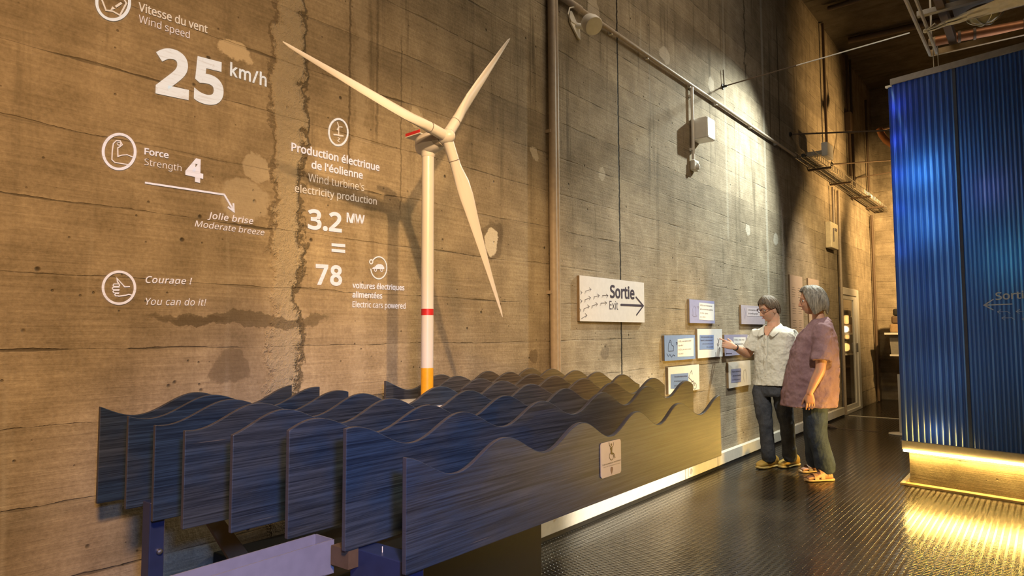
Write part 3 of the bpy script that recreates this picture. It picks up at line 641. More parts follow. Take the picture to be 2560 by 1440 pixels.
# plaque on the front slat
XP = 2.58-1.155
m = MB(); a = atx(1502, 1111, XP+.003); b = atx(1553, 1182, XP+.003)
y0, y1, z1, z0 = a.y, b.y, atx(1502, 1109, XP+.003).z, atx(1502, 1198, XP+.003).z
g = thing('plaque', 'cream plaque with a wheelchair user symbol on the front wooden wave', 'sign', Vector((XP, y0, z0)))
rr = .010; poly = []
for cy, cz, s in [(y1-rr, z1-rr, 0), (y0+rr, z1-rr, 90), (y0+rr, z0+rr, 180), (y1-rr, z0+rr, 270)]:
    for k in range(6): poly.append((XP+.0004, cy+rr*math.cos(R(s+18*k)), cz+rr*math.sin(R(s+18*k))))
m.prism(poly, (.0028, 0, 0)); m.build('plate', plain('plaque_cream', (.72, .62, .45), .4, var=.02), g)
ol = plain('olive_ink', (.16, .11, .02), .5); XQ = XP+.0040
Q = lambda x, y: (1480+x/11.08, 1080+y/11.08)
m = MB()
ribbon(m, [Q(475, 290), Q(480, 360), Q(510, 410), Q(540, 425), Q(580, 400), Q(598, 340), Q(595, 285)], 2.2, XQ)
disc(m, Q(537, 350), 1.7, 3.4, XQ); fill(m, [Q(505, 440), Q(565, 425), Q(560, 560), Q(600, 590), Q(590, 625), Q(520, 620), Q(515, 500), Q(495, 470)], XQ)
ribbon(m, [Q(540+55*math.cos(R(a)), 670+105*math.sin(R(a))) for a in range(-20, 250, 15)], 2.0, XQ)
ribbon(m, [Q(585, 580), Q(620, 620), Q(645, 715)], 2.2, XQ); ribbon(m, [Q(580, 600), Q(600, 640), Q(620, 730)], 1.6, XQ); m.build('wheelchair_symbol', ol, g)
m = MB(); ptext(m, 'Ici, les mouvements du vent produisent', Q(290, 945), Q(795, 790), 3.6, .02, x=XQ); m.build('lettering', ol, g)
m = MB(); ptext(m, "Here, the movements of the wind", Q(320, 1000), Q(770, 870), 2.6, 0, x=XQ); m.build('lettering', ol, g)
m = MB(); fill(m, [Q(548, 1180), Q(515, 1060), Q(522, 990), Q(550, 960), Q(580, 980), Q(582, 1040)], XQ); m.build('pin_symbol', plain('brown_ink', (.3, .18, .09), .5), g)
# ---------------------------------------------------------------- pipes, cables and boxes on the wall
def clip(m, y, z, r, x): m.lathe([(r+.006, -.012), (r+.006, .012)], (x, y, z), (0, 0, 1), 14)
pp = thing('vertical_pipe', 'thicker painted pipe of the pair running up the wall between turbine and exit sign', 'pipe', (.04, 3.675, 0), 'pair of vertical wall pipes')
MB().tube([(.035, 3.675, .137), (.035, 3.675, 6.0)], .027, 14).build('pipe', M['pipe'], pp, smooth=True)
m = MB()
for z in (1.55, 2.62, 3.7, 4.8): m.box(0, .04, 3.642, 3.708, z, z+.022)
each(m, 'clamp', M['pipe'], pp)
pp = thing('vertical_pipe', 'thinner painted pipe of the pair running up the wall between turbine and exit sign', 'pipe', (.03, 3.735, 0), 'pair of vertical wall pipes')
MB().tube([(.028, 3.732, .137), (.028, 3.732, 6.0)], .018, 12).build('pipe', M['pipe'], pp, smooth=True)
m = MB()
for z in (1.57, 2.64, 3.72, 4.82): m.box(0, .034, 3.709, 3.756, z, z+.02)
each(m, 'clamp', M['pipe'], pp)
ZC = 3.61
g = thing('cable_conduit', 'long grey conduit running along the upper wall to the wire tray', 'conduit', (.03, 3.8, ZC))
MB().tube([(.028, 3.78, ZC), (.028, 4.05, ZC)], .024, 12).build('sleeve', M['pipe'], g, smooth=True)
MB().tube([(.028, 4.04, ZC), (.028, 9.28, ZC)], .017, 12).build('conduit', M['pipe'], g, smooth=True)
m = MB()
for y in (4.5, 5.1, 5.96, 6.6, 7.6, 8.5): m.box(0, .03, y-.012, y+.012, ZC-.026, ZC+.022)
each(m, 'clip', M['trunk'], g)
g2 = thing('drop_conduit', 'short white conduit dropping from the long conduit to the motion sensor', 'conduit', (.03, 5.985, 2.9))
MB().tube([(.028, 5.985, ZC-.019), (.028, 5.985, 2.905)], .015, 12).build('conduit', M['white'], g2, smooth=True)
m = MB(); m.box(0, .03, 5.965, 6.005, 2.99, 3.01); m.box(0, .03, 5.965, 6.005, 3.5, 3.52); each(m, 'clip', M['white'], g2)
g = thing('junction_box', 'white square junction box beside the drop conduit high on the wall', 'box', (.0, 6.01, 3.05))
MB().box(0, .155, 6.012, 6.20, 3.10, 3.30).build('box', M['white'], g, bevel=.008)
MB().box(.155, .162, 6.016, 6.196, 3.104, 3.296).build('lid', M['white'], g, bevel=.004)
m = MB()
for y in (6.03, 6.18):
    for z in (3.115, 3.285): m.lathe([(.005, 0), (.005, .002)], (.162, y, z), (1, 0, 0), 10)
each(m, 'screw', M['grey'], g)
g = thing('motion_sensor', 'white motion sensor under the end of the drop conduit', 'sensor', (.0, 6.03, 2.80))
MB().box(0, .05, 5.965, 6.07, 2.80, 2.90).build('body', M['white'], g, bevel=.012)
MB().lathe([(.001, -.026), (.02, -.022), (.027, 0), (.02, .022), (.001, .026)], (.052, 6.018, 2.835), (0, .3, 1)).build('lens', plain('sensor_lens', (.6, .58, .55), .25), g, smooth=True)
MB().box(.049, .052, 5.99, 6.045, 2.868, 2.874).build('slot', M['inkl'], g)
# surveillance camera
a = atx(1440, 60, .02); c = aty(1481, 63, 4.22); c = atx(1482, 63, .185)
g = thing('surveillance_camera', 'white drum-shaped surveillance camera on a bracket beside the long grey conduit', 'camera', a)
m = MB(); m.prism([(0.003, a.y-.075, a.z+.07), (.003, a.y-.045, a.z+.08), (.003, a.y+.06, a.z-.02), (.003, a.y+.065, a.z-.095), (.003, a.y+.03, a.z-.085), (.003, a.y-.07, a.z-.005)], (.014, 0, 0)); m.build('wall_plate', M['white'], g, bevel=.003)
MB().tube([(.015, a.y+.01, a.z-.005), (.07, a.y+.05, a.z-.02), (.11, a.y+.11, a.z-.02), c], .02, 12).build('arm', M['white'], g, smooth=True)
MB().tube([atx(1437, 17, .03), atx(1424, 20, .05), atx(1420, 36, .06), atx(1427, 53, .06), atx(1440, 61, .04)], .005, 8).build('cable', M['trunk'], g, smooth=True)
d = Vector((.62, -.30, -.62)).normalized()
m = MB(); m.lathe([(.001, -.075), (.058, -.07), (.066, -.03), (.066, .015), (.062, .022), (.001, .023)], c, d, 32); m.build('housing', M['white'], g, smooth=True)
s1 = d.orthogonal().normalized(); q_ = c+d*.0235+(Vector((0, 0, -1))-d*Vector((0, 0, -1)).dot(d)).normalized()*.018+Vector((.0, .022, 0))
MB().lathe([(.0001, 0), (.015, 0), (.015, .003), (.0001, .004)], q_, d, 20).build('lens', M['black'], g, smooth=True)
# far wall: cable tray, switch boxes, thin pipes
g = thing('cable_tray', 'wire mesh cable tray continuing the conduit along the far wall', 'tray', (.1, 9.4, 3.6))
m = MB()
for (xx, zz) in [(.03, 3.58), (.03, 3.66), (.10, 3.58), (.17, 3.58), (.24, 3.58), (.24, 3.66)]: m.tube([(xx, 9.3, zz), (xx, 14.6, zz)], .005, 6)
y = 9.35
while y < 14.5:
    m.tube([(.03, y, 3.66), (.03, y, 3.58), (.24, y, 3.58), (.24, y, 3.66)], .004, 5); y += .1
m.build('mesh', M['steel'], g)
m = MB()
for y in (10.0, 11.2, 12.6, 13.8): m.box(.004, .30, y, y+.04, 3.54, 3.565)
each(m, 'bracket', M['dark'], g)
MB().tube([(.12, 9.32, 3.61), (.12, 11.5, 3.605), (.15, 14.6, 3.6)], .025, 8).build('cable_bundle', M['black'], g, smooth=True)
p = atx(2067, 397, .25)
b_ = thing('junction_box', 'small pale box mounted above the wire cable tray', 'box', p)
MB().box(p.x-.03, p.x+.05, p.y-.16, p.y+.16, p.z+.01, p.z+.20).build('box', M['white'], b_, bevel=.01); MB().box(.0, p.x-.03, p.y-.05, p.y+.05, p.z+.06, p.z+.12).build('bracket', M['steel'], b_)
p = atx(2086, 589, .08)
b_ = thing('switch_box', 'cream switch box on the far wall below the cable tray', 'switch', p)
MB().box(0, .09, p.y-.22, p.y+.20, p.z-.20, p.z+.19).build('box', plain('box_cream', (.65, .58, .42), .5), b_, bevel=.012)
m = MB(); m.box(.09, .10, p.y-.02, p.y+.10, p.z+.07, p.z+.11); m.box(.09, .10, p.y-.12, p.y-.09, p.z-.10, p.z+.1); each(m, 'switch', M['inkl'], b_)
def vpipe(px, z0, z1, r, lab, mat='pipe', x=.05):
    y = atx(px[0], px[1], x).y
    o = MB().tube([(x, y, z0), (x, y, z1)], r, 10).build('wall_pipe', M[mat], smooth=True)
    return tag(o, lab, 'pipe')
vpipe((2096, 520), .02, 3.5, .022, 'thin pale pipe running down from the cable tray to the floor by the door', 'pipe')
vpipe((2083, 520), 2.92, 3.5, .018, 'short pipe from the cable tray into the cream switch box', 'pipe')
vpipe((2063, 250), 3.9, 5.98, .02, 'dark pipe on the upper far wall, nearest to the tie rod', 'dark')
vpipe((2123, 330), 3.9, 5.98, .022, 'dark pipe with a small box high on the far wall', 'dark')
vpipe((2131, 330), 3.75, 5.98, .02, 'thin dark pipe running close beside the boxed pipe', 'dark')
vpipe((2168, 360), 3.75, 5.6, .02, 'thin dark pipe near the far corner above the tray', 'dark')
vpipe((2183, 640), .02, 3.45, .025, 'dark pipe below the tray at the far end of the wall', 'dark')
p = atx(2207, 580, .06); o = MB().tube([(.06, p.y, 3.4), (.06, p.y, 2.95)], .018, 8).build('wall_pipe', M['pipe'], smooth=True); tag(o, 'short pale pipe above the small bronze box at the far end', 'pipe')
p = atx(2211, 633, .06); o = MB().box(0, .1, p.y-.16, p.y+.16, p.z-.09, p.z+.09).build('wall_box', M['brown'], bevel=.01); tag(o, 'small bronze box on the far wall at the end of a short pipe', 'box')
p = atx(2124, 307, .06); o = MB().box(0, .10, p.y-.10, p.y+.14, p.z-.16, p.z+.17).build('wall_box', M['dark'], bevel=.01); tag(o, 'dark box fitted on the pipe high on the far wall', 'box')
# tie rods
def rod(name, a, b, r, mat, lab, cat):
    o = MB().tube([a, b], r, 8).build(name, M[mat], smooth=True); return tag(o, lab, cat)
a = atx(1806, 217, 0)
rd = thing('tie_rod', 'long thin tie rod from the upper wall across to the ceiling grid', 'rod', a)
e = aty(2274, 82, 7.2)
MB().tube([a, a+(e-a)*.42], .007, 8).build('rod', M['dark'], rd, smooth=True); MB().tube([a+(e-a)*.42, e], .006, 8).build('wire', M['white'], rd, smooth=True)
MB().lathe([(.03, 0), (.03, .012), (.012, .014), (.012, .05)], a, (1, 0, 0), 16).build('anchor', M['black'], rd, smooth=True); MB().tube([a+Vector((.02, 0, 0)), a+Vector((.02, -.02, .17))], .006, 6).build('pin', M['dark'], rd)
for (p0, p1, lab) in [((1974, 336), (2224, 326), 'dark rod crossing the amber wall just under the pipes'), ((2078, 411), (2226, 401), 'dark rod starting at the pale box over the tray'), ((2136, 446), (2226, 431), 'short dark rod with a knob above the tray')]:
    a = atx(p0[0], p0[1], 0); e = aty(p1[0], p1[1], a.y+.5); e = CAM+(e-CAM)*1.0
    if e.x < .2: e = atx(p1[0], p1[1], 1.2)
    rr = thing('wall_rod', lab, 'rod', a); MB().tube([a, e], .011, 8).build('rod', M['dark'], rr, smooth=True); MB().lathe([(.03, 0), (.03, .02), (.011, .03)], a, (1, 0, 0), 12).build('anchor', M['black'], rr, smooth=True)
# bent copper duct at the far corner
a = atz(2203, 325, 4.6); o = thing('bent_pipe', 'bent copper pipe poking out beside the blue booth', 'pipe', aty(2200, 322, 11.5))
MB().tube([aty(2199, 324, 11.5), aty(2205, 338, 11.45), aty(2216, 352, 11.4), aty(2240, 368, 11.3)], .05, 12).build('pipe', M['copper'], o, smooth=True)
MB().tube([aty(2196, 326, 11.5), aty(2235, 316, 11.5)], .02, 8).build('stay', M['dark'], o, smooth=True)
# ceiling lines
for (p0, p1, r, lab) in [((2121, 102), (2300, 63), .05, 'pipe across the dark ceiling near the blue booth'), ((2070, 22), (2160, -5), .035, 'thin pipe across the dark ceiling at the top of the wall')]:
    a = atz(p0[0], p0[1], 5.93); b = atz(p1[0], p1[1], 5.93); b = a+Vector((6.8-a.x, (b.y-a.y)/(b.x-a.x)*(6.8-a.x), 0))
    o = MB().tube([a, b], r, 10).build('ceiling_pipe', M['dark'], smooth=True); tag(o, lab, 'pipe')
# ---------------------------------------------------------------- hanging ceiling grid at the top right
GZ = 3.66
cn = atz(2325, 141, GZ); r0 = atz(2262, 0, GZ)
g = thing('ceiling_grid', 'hanging steel grid with pale rails above the blue booth', 'grid', cn)
dy = (r0-cn).normalized(); GL = (r0-cn).length*1.12; GX = 2.3
def beam(p, q, w_, h_, mat, nm):
    p = Vector(p); q = Vector(q); d = (q-p).normalized(); s = d.cross(ZV).normalized()*w_/2; z = ZV*h_
    return MB().hexa([p-s, q-s, q+s, p+s], [c+z for c in (p-s, q-s, q+s, p+s)]).build(nm, mat, g, bevel=.003)
sx = Vector((1, 0, 0)); px_ = (atz(2560, 88, GZ)-cn).normalized()
beam(cn, cn+dy*GL, .017, .04, M['grey'], 'rail'); beam(cn+px_*.05, cn+px_*.06+dy*GL, .015, .04, M['grey'], 'rail')
beam(cn+px_*.17+ZV*.06, cn+px_*.17+dy*GL+ZV*.06, .055, .08, M['dark'], 'inner_beam')
beam(cn, cn+px_*GX, .035, .05, plain('beam_ochre', (.40, .27, .12), .5), 'cross_beam')
a = atz(2293, 44, GZ+.05); beam(a, a+px_*GX, .05, .04, M['grey'], 'cross_beam')
m = MB(); c0 = cn+px_*.2+ZV*.24; m.hexa([c0, c0+px_*GX, c0+px_*GX+dy*GL, c0+dy*GL], [p+ZV*.02 for p in (c0, c0+px_*GX, c0+px_*GX+dy*GL, c0+dy*GL)]); m.build('infill_panel', M['black'], g)
m = MB()
for t_ in (.3, GL-.2):
    for s_ in (.05, GX-.1): p = cn+dy*t_+px_*s_+ZV*.05; m.tube([p, (p.x, p.y, 6.0)], .008, 6)
each(m, 'hanger_rod', M['steel'], g)
a = atz(2338, 103, GZ+.16); b = atz(2560, 62, GZ+.16); b = a+(b-a)*2.2
g = thing('overhead_pipe', 'brown copper pipe lying across the hanging grid', 'pipe', a)
MB().tube([a, b], .042, 14).build('pipe', M['copper'], g, smooth=True); MB().tube([a-(b-a).normalized()*.05, a], [.03, .042], 14).build('end_cap', M['brown'], g, smooth=True)
m = MB()
for t_ in (.12, .2, .45): c_ = a+(b-a)*t_; m.tube([c_, c_+(b-a).normalized()*.02], .05, 14)
each(m, 'coupling', M['dark'], g, smooth=True)
# sailcloth strip
g = thing('cloth_strip', 'pale sailcloth strip knotted to the rail of the hanging grid', 'cloth', atz(2315, 76, GZ-.02))
m = MB(); N = 26; rows = []
for i in range(N+1):
    t_ = i/N; cx = 2322+(2600-2322)*t_; cyt = 72+(-44-72)*t_**.96; cyb = 76+(-0-76)*t_
    wd = .35+.65*min(1, t_*2.4); mid_ = (cyt+cyb)/2+2*math.sin(t_*30)*(1-t_)*.6
    h_ = (cyb-cyt)*wd+7*(1-t_); z_ = GZ-.03
    rows.append([atz(cx, mid_-h_/2+h_*k/6, z_+.012*math.sin(k*2.1+t_*9)*(1-t_*.6)) for k in range(7)])
vs = [p for r_ in rows for p in r_]; fs = [(i*7+k, i*7+k+1, (i+1)*7+k+1, (i+1)*7+k) for i in range(N) for k in range(6)]
o = MB().add(vs, fs).build('cloth', plain('sailcloth', (.62, .58, .50), .8, bump=.2), g, smooth=True); md = o.modifiers.new('thick', 'SOLIDIFY'); md.thickness = .004
MB().ell(atz(2315, 77, GZ-.02), .022, .022, .018).build('knot', plain('cloth_knot', (.6, .56, .48), .8), g, smooth=True)
MB().tube([atz(2318, 75, GZ-.02), atz(2326, 68, GZ-.02), atz(2337, 58, GZ-.02), atz(2345, 66, GZ-.02), atz(2336, 75, GZ-.02), atz(2325, 74, GZ-.02)], .006, 8).build('loop', plain('cloth_knot', (.6, .56, .48), .8), g, smooth=True)
# bulkhead lamp
c = atz(2461, 36, GZ+.10)
g = thing('bulkhead_lamp', 'unlit round glass bulkhead lamp under the hanging grid', 'lamp', c)
rl = .5*(atz(2499, 36, GZ+.10)-atz(2423, 36, GZ+.10)).length
t = NT('ribbed_glass'); t.p(Base_Color=(.55, .5, .3), Roughness=.12, Transmission_Weight=.55, IOR=1.4); lg = t.m
MB().lathe([(rl*.001, -rl*.62), (rl*.4, -rl*.55), (rl*.75, -rl*.35), (rl*.95, -.0), (rl*.98, rl*.1)], c, seg=30).build('glass_dome', lg, g, smooth=True)
MB().lathe([(rl*1.0, rl*.08), (rl*1.08, rl*.1), (rl*1.08, rl*.3), (rl*.5, rl*.45), (.001, rl*.5)], c, seg=30).build('housing', M['dark'], g, smooth=True)
m = MB()
for k in range(3):
    an = math.pi*k/3; u_ = Vector((math.cos(an), math.sin(an), 0)); m.tube([c+u_*(rl*1.02*math.cos(q))-ZV*(rl*.66*math.sin(q)) for q in [math.pi*j/14 for j in range(15)]], .004, 6)
m.build('guard', M['steel'], g)
# ---------------------------------------------------------------- blue translucent partition with lit plinth
P0 = Vector((2.58-1.06, 6.65, 0)); fd = Vector((.845, -.2, 0)).normalized(); bd = Vector((0, 1, 0)); nf = Vector((fd.y, -fd.x, 0))   # nf points to the room side
LEN = 2.9; DEP = 1.7
def fp(u, off, z): return P0+fd*u-nf*(-off)+ZV*z if False else P0+fd*u+nf*off+ZV*z
bx = thing('translucent_booth', 'tall blue translucent ribbed booth glowing over a plinth with a light strip', 'booth', P0)
def slabf(u0, u1, o0, o1, z0, z1): return MB().hexa([fp(u0, o0, z0), fp(u1, o0, z0), fp(u1, o1, z0), fp(u0, o1, z0)], [fp(u0, o0, z1), fp(u1, o0, z1), fp(u1, o1, z1), fp(u0, o1, z1)])
def body(u0, o0, z0, z1, u1=LEN, dep=DEP):
    q = [fp(u0, o0, z0), fp(u1, o0, z0), fp(u1, o0, z0)+bd*dep, fp(u0, o0, z0)+bd*dep]; return MB().hexa(q, [p+ZV*(z1-z0) for p in q])
body(-.0, .0, 0, .02).build('base_plate', plain('plinth_edge', (.42, .30, .14), .4), bx, bevel=.003)
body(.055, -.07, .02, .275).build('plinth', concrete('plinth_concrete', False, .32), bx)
led = glow('led_strip', (1, .62, .15), 240.0)
slabf(.03, LEN, -.032, -.014, .281, .296).build('led_strip', led, bx)
body(.02, -.06, .275, .283).build('led_carrier', M['steel'], bx)
body(.015, -.02, .297, .372).build('sill', plain('sill_grey', (.16, .15, .15), .45), bx, bevel=.004)
slabf(.0, .055, -.02, -.05, 3.435, 3.452).build('corner_clip', M['white'], bx)
ft = body(.045, -.012, 3.448, 3.50); ft.build('top_frame', plain('frame_silver', (.30, .29, .30), .4, .3), bx)
# ribbed sheets
def polymat(name, pitch):
    t = NT(name); P = t.pos(); x, y, z = t.sep(P)
    u = t.math('ADD', t.math('MULTIPLY', t.math('SUBTRACT', x, P0.x), fd.x), t.math('MULTIPLY', t.math('SUBTRACT', y, P0.y), fd.y))
    fr_ = t.math('FRACT', t.math('DIVIDE', t.math('SUBTRACT', u, .03), pitch)); d_ = t.math('ABSOLUTE', t.math('SUBTRACT', fr_, .62))
    st = t.mr(d_, .10, .24, 1, 0)
    var = t.noise(t.vec(t.math('MULTIPLY', u, 1), 0., 0.), 26, 3, .6); st = t.math('MULTIPLY', st, t.mr(var, .3, .65, .35, 1))
    tc = t.mix(st, (.15, .29, .50, 1), (.60, .76, .88, 1)); dc = t.mix(st, (.035, .055, .09, 1), (.12, .16, .21, 1))
    tr_ = t.n('ShaderNodeBsdfTranslucent', {'Color': tc}); gls = t.n('ShaderNodeBsdfGlossy', {'Color': (.75, .85, 1, 1), 'Roughness': .25}); df = t.n('ShaderNodeBsdfDiffuse', {'Color': dc})
    m1 = t.n('ShaderNodeMixShader', {0: .42, 1: tr_, 2: df}); fr = t.n('ShaderNodeFresnel', {'IOR': 1.4})
    m2 = t.n('ShaderNodeMixShader', {0: fr, 1: m1, 2: gls}); t.t.links.new(m2.outputs[0], t.out.inputs['Surface']); return t.m
M['poly'] = polymat('blue_polycarbonate', .046); M['poly2'] = polymat('blue_polycarbonate_fine', .030)
def ribbed(u0, u1, pitch, depth, off, z0, z1, name, mt='poly'):
    n = round((u1-u0)/pitch); pr = []
    for i in range(n):
        a = u0+(u1-u0)*i/n; w_ = (u1-u0)/n
        for f_, d_ in [(0, 0), (.10, .8), (.25, 1), (.45, 1), (.60, .8), (.70, 0)]: pr.append((a+w_*f_, d_*depth))
    pr.append((u1, 0))
    fr_ = [fp(u, off+d, 0) for u, d in pr]; bk = [fp(u, off+d-.005, 0) for u, d in pr]; n = len(pr)
    vs = [p+ZV*z0 for p in fr_]+[p+ZV*z1 for p in fr_]+[p+ZV*z0 for p in bk]+[p+ZV*z1 for p in bk]
    fs = []
    for i in range(n-1): fs += [(i, i+1, n+i+1, n+i), (2*n+i, 3*n+i, 3*n+i+1, 2*n+i+1), (i, 2*n+i, 2*n+i+1, i+1), (n+i, n+i+1, 3*n+i+1, 3*n+i)]
    fs += [(0, n, 3*n, 2*n), (n-1, 2*n-1+2*n, 0, 0)][:1]
    return MB().add(vs, fs).build(name, M[mt], bx, smooth=30)
ribbed(.03, .536, .046, .006, -.03, .372, 3.448, 'ribbed_sheet'); ribbed(.54, 2.85, .030, .004, -.03, .372, 3.448, 'ribbed_sheet', 'poly2')
slabf(.522, .545, -.034, -.022, .372, 3.448).build('joint_strip', plain('joint_blue', (.04, .06, .12), .4), bx)
MB().hexa([fp(.02, -.03, .372), fp(.03, -.03, .372), fp(.03, -.03, .372)+bd*DEP, fp(.02, -.03, .372)+bd*DEP], [fp(.02, -.03, 3.448), fp(.03, -.03, 3.448), fp(.03, -.03, 3.448)+bd*DEP, fp(.02, -.03, 3.448)+bd*DEP]).build('side_sheet', M['poly'], bx)
q = [fp(.02, -.03, .372)+bd*1.6, fp(LEN, -.03, .372)+bd*1.6, fp(LEN, -.03, .372)+bd*1.62, fp(.02, -.03, .372)+bd*1.62]
MB().hexa(q, [p+ZV*3.07 for p in q]).build('back_panel', plain('inner_dark_blue', (.02, .03, .07), .6), bx)
m = MB()
for u in (.385, .42): m.tube([fp(u, -.04, 3.50), fp(u-.004, -.05, GZ+.02)], .004, 6)
each(m, 'hanger', M['steel'], bx)
for (u, o_, z, e_, c_, s_) in [(.06, -.11, 3.25, 1.5, (.12, .15, 1), .04), (.06, -.11, 2.95, 1.6, (.12, .15, 1), .04), (.06, -.11, 2.65, 1.6, (.12, .15, 1), .04), (.06, -.11, 2.35, 1.3, (.12, .2, 1), .04), (.06, -.12, 2.0, 1.0, (.12, .25, 1), .04), (.26, -.19, 2.62, 12, (.28, .64, 1), .05), (.26, -.24, 2.2, 12, (.32, .64, 1), .05), (.27, -.34, 1.6, 5, (.42, .65, 1), .1), (.30, -.34, .95, 5, (.75, .85, 1), .1), (.84, -.28, 1.85, 6, (.32, .92, .85), .1), (.72, -.17, 2.4, 1.6, (1, .45, .75), .06), (.95, -.38, 1.1, 3, (.75, .85, .9), .1), (.28, -.12, .48, 1.2, (.8, .85, 1), .04)]:
    lamp('POINT', 'booth_lamp', fp(u, o_, z), e_, c_, size=s_)
g = thing('booth_lettering', 'faint grey lettering and arrows on the blue ribbed booth', 'sign', fp(.6, -.02, 1.3))
def onf(px, py, off=-.0195):
    r = ray(px, py); n = nf; p = P0+nf*off; return CAM+r*((p-CAM).dot(n)/r.dot(n))
lt = plain('faint_grey_ink', (.50, .55, .57), .5)
m = MB(); a = onf(2489, 750); b = onf(2580, 745); lettering(m, 'Sortie', a, (b-a).normalized(), ZV, (b-a).length, onf(2489, 731).z-a.z, .02); m.build('sortie_lettering', lt, g)
def strokef(m, pts, wpx): P_ = [onf(*p) for p in pts]; ribbon3(m, P_, wpx*(onf(2500, 760).z-onf(2500, 761).z), nf)
m = MB(); strokef(m, [(2531, 760), (2460, 763)], 2.6); strokef(m, [(2484, 748), (2460, 763), (2484, 775)], 2.6); m.build('large_arrow', lt, g)
for dx, dy_ in [(0, 0), (47, -1), (11, 15.5), (62, 18)]:
    m = MB(); strokef(m, [(2526+dx, 784+dy_), (2519+dx, 779+dy_), (2493+dx, 779.5+dy_)], 1.1); strokef(m, [(2502+dx, 785+dy_), (2493+dx, 779.5+dy_), (2503+dx, 774+dy_)], 1.1); m.build('small_arrow', lt, g)
# white round foot and ledge with dark items beyond the partition
c = atz(2256, 1086, 0); o = MB().lathe([(.001, 0), (.15, 0), (.155, .006), (.15, .012), (.03, .02), (.03, .75), (.001, .75)], c).build('stand', M['white'], smooth=True); tag(o, 'white round stand foot peeking out behind the blue booth', 'stand')
a = aty(2213, 832, 13.6); b = aty(2262, 832, 13.6); z1_ = a.z; z0_ = aty(2240, 886, 13.6).z; xm = aty(2228, 880, 13.6).x
g = thing('counter_ledge', 'white tapered ledge on the back wall behind the booth edge', 'counter', Vector((a.x, 13.6, z0_)))
MB().box(a.x, a.x+1.4, 13.5, 14.62, z1_-.035, z1_).build('top', M['white'], g, bevel=.004)
m = MB(); m.prism([(a.x+.06, 13.6, z1_-.035), (a.x+1.4, 13.6, z1_-.035), (a.x+1.4, 13.6, z0_), (xm, 13.6, z0_)], (0, 1.0, 0)); m.build('apron', plain('apron_grey', (.25, .24, .22), .5), g)
m = MB(); m.prism([(xm-.02, 13.58, z0_-.03), (a.x+1.4, 13.58, z0_-.03), (a.x+1.4, 13.58, z0_), (xm-.02, 13.58, z0_)], (0, 1.0, 0)); m.build('rim', M['white'], g)
p = aty(2236, 832, 13.9)
for k, (h_, lab) in enumerate([(.16, 'lower dark folded stack on the white ledge'), (.14, 'middle brown folded stack on the white ledge'), (.13, 'topmost black folded stack on the white ledge')]):
    z = z1_+[0, .17, .36][k]+.0
    m = MB(); x0 = p.x-.06+.03*k
    m.box(x0, x0+.5, 13.8, 14.2, z1_+[0, .16, .30][k], z1_+[.16, .30, .43][k]); o = m.build('folded_stack', [M['brown'], M['dark'], M['black']][k], bevel=.03); tag(o, lab, 'stack', 'folded stacks on the ledge')
# floor: pale threshold line and lifted mat corner
a = atz(2121.7, 1039.4, 0); b = atz(2251.5, 1048, 0); b = a+(b-a)*2.2
o = MB().hexa([a+ZV*.0, b, b+Vector((0, .035, 0)), a+Vector((0, .035, 0))], [p+ZV*.006 for p in (a, b, b+Vector((0, .035, 0)), a+Vector((0, .035, 0)))]).build('threshold_strip', M['trunk']); tag(o, 'pale threshold strip crossing the floor beyond the visitors', 'strip')
a = atz(2066, 1064, .012); b = atz(2078, 1067, .02); c = atz(2094, 1071, 0); o = MB().tube([a, b, c, c+Vector((.5, -.05, 0))], [.03, .03, .006, .006], 8).build('floor_cable', M['dark'], smooth=True); tag(o, 'low dark cable ramp on the floor behind the visitor in mauve', 'cable')
# sockets in the trunking
def socket(y, lab, wd=.075):
    g = thing('wall_socket', lab, 'socket', (.05, y, .08)); MB().box(.05, .058, y-wd/2, y+wd/2, .042, .126).build('plate', M['white'], g, bevel=.003)
    MB().lathe([(.026, 0), (.026, .003), (.021, .003), (.019, .0005), (.001, .0005)], (.0582, y, .084), (1, 0, 0), 20).build('outlet', M['grey'], g, smooth=True)
socket(3.375, 'white socket in the trunking below the front wooden wave'); socket(5.72, 'small white socket in the trunking just past the wooden waves')
# ---------------------------------------------------------------- the two visitors
def skin_mat(name, col):
    t = NT(name); P = t.pos(); n = t.noise(P, 22, 4, .6); n2 = t.noise(P, 160, 2)
    c = t.mix(t.mr(n, .35, .7), (col[0]*1.1, col[1]*.92, col[2]*.85, 1), (col[0]*.92, col[1]*.98, col[2], 1))
    t.p(Base_Color=c, Roughness=.5); t.b.inputs['Subsurface Weight'].default_value = .12; t.b.inputs['Subsurface Radius'].default_value = (.012, .005, .003); t.bump(n2, .1, .001); return t.m
def cloth_mat(name, col, col2, scale=300, folds=.5, fsc=9, sc2=(1, 1, .5)):
    t = NT(name); P = t.pos(); n = t.noise(P, scale, 2, .6); big = t.noise(P, 5, 4, .6)
    fo = t.noise(t.scl(P, *sc2), fsc, 3, .5, .8)
    t.p(Base_Color=t.mix(t.mr(t.math('ADD', t.math('MULTIPLY', n, .5), t.math('MULTIPLY', big, .5)), .38, .64), (*col, 1), (*col2, 1)), Roughness=.88); t.b.inputs['Specular IOR Level'].default_value = .2
    t.bump(t.math('ADD', fo, t.math('MULTIPLY', n, .05)), folds, .035); return t.m
def hair_mat(name, c1, c2, zs=.06):
    t = NT(name); P = t.pos(); n = t.noise(t.scl(P, 1, 1, zs), 130, 4, .6, .3); b = t.noise(t.scl(P, 1, 1, .3), 16, 4)
    t.p(Base_Color=t.mix(t.mr(t.math('ADD', t.math('MULTIPLY', n, .6), t.math('MULTIPLY', b, .4)), .38, .62), (*c1, 1), (*c2, 1)), Roughness=.55); t.b.inputs['Anisotropic'].default_value = .5
    t.bump(t.math('ADD', n, b), .7, .006); return t.m
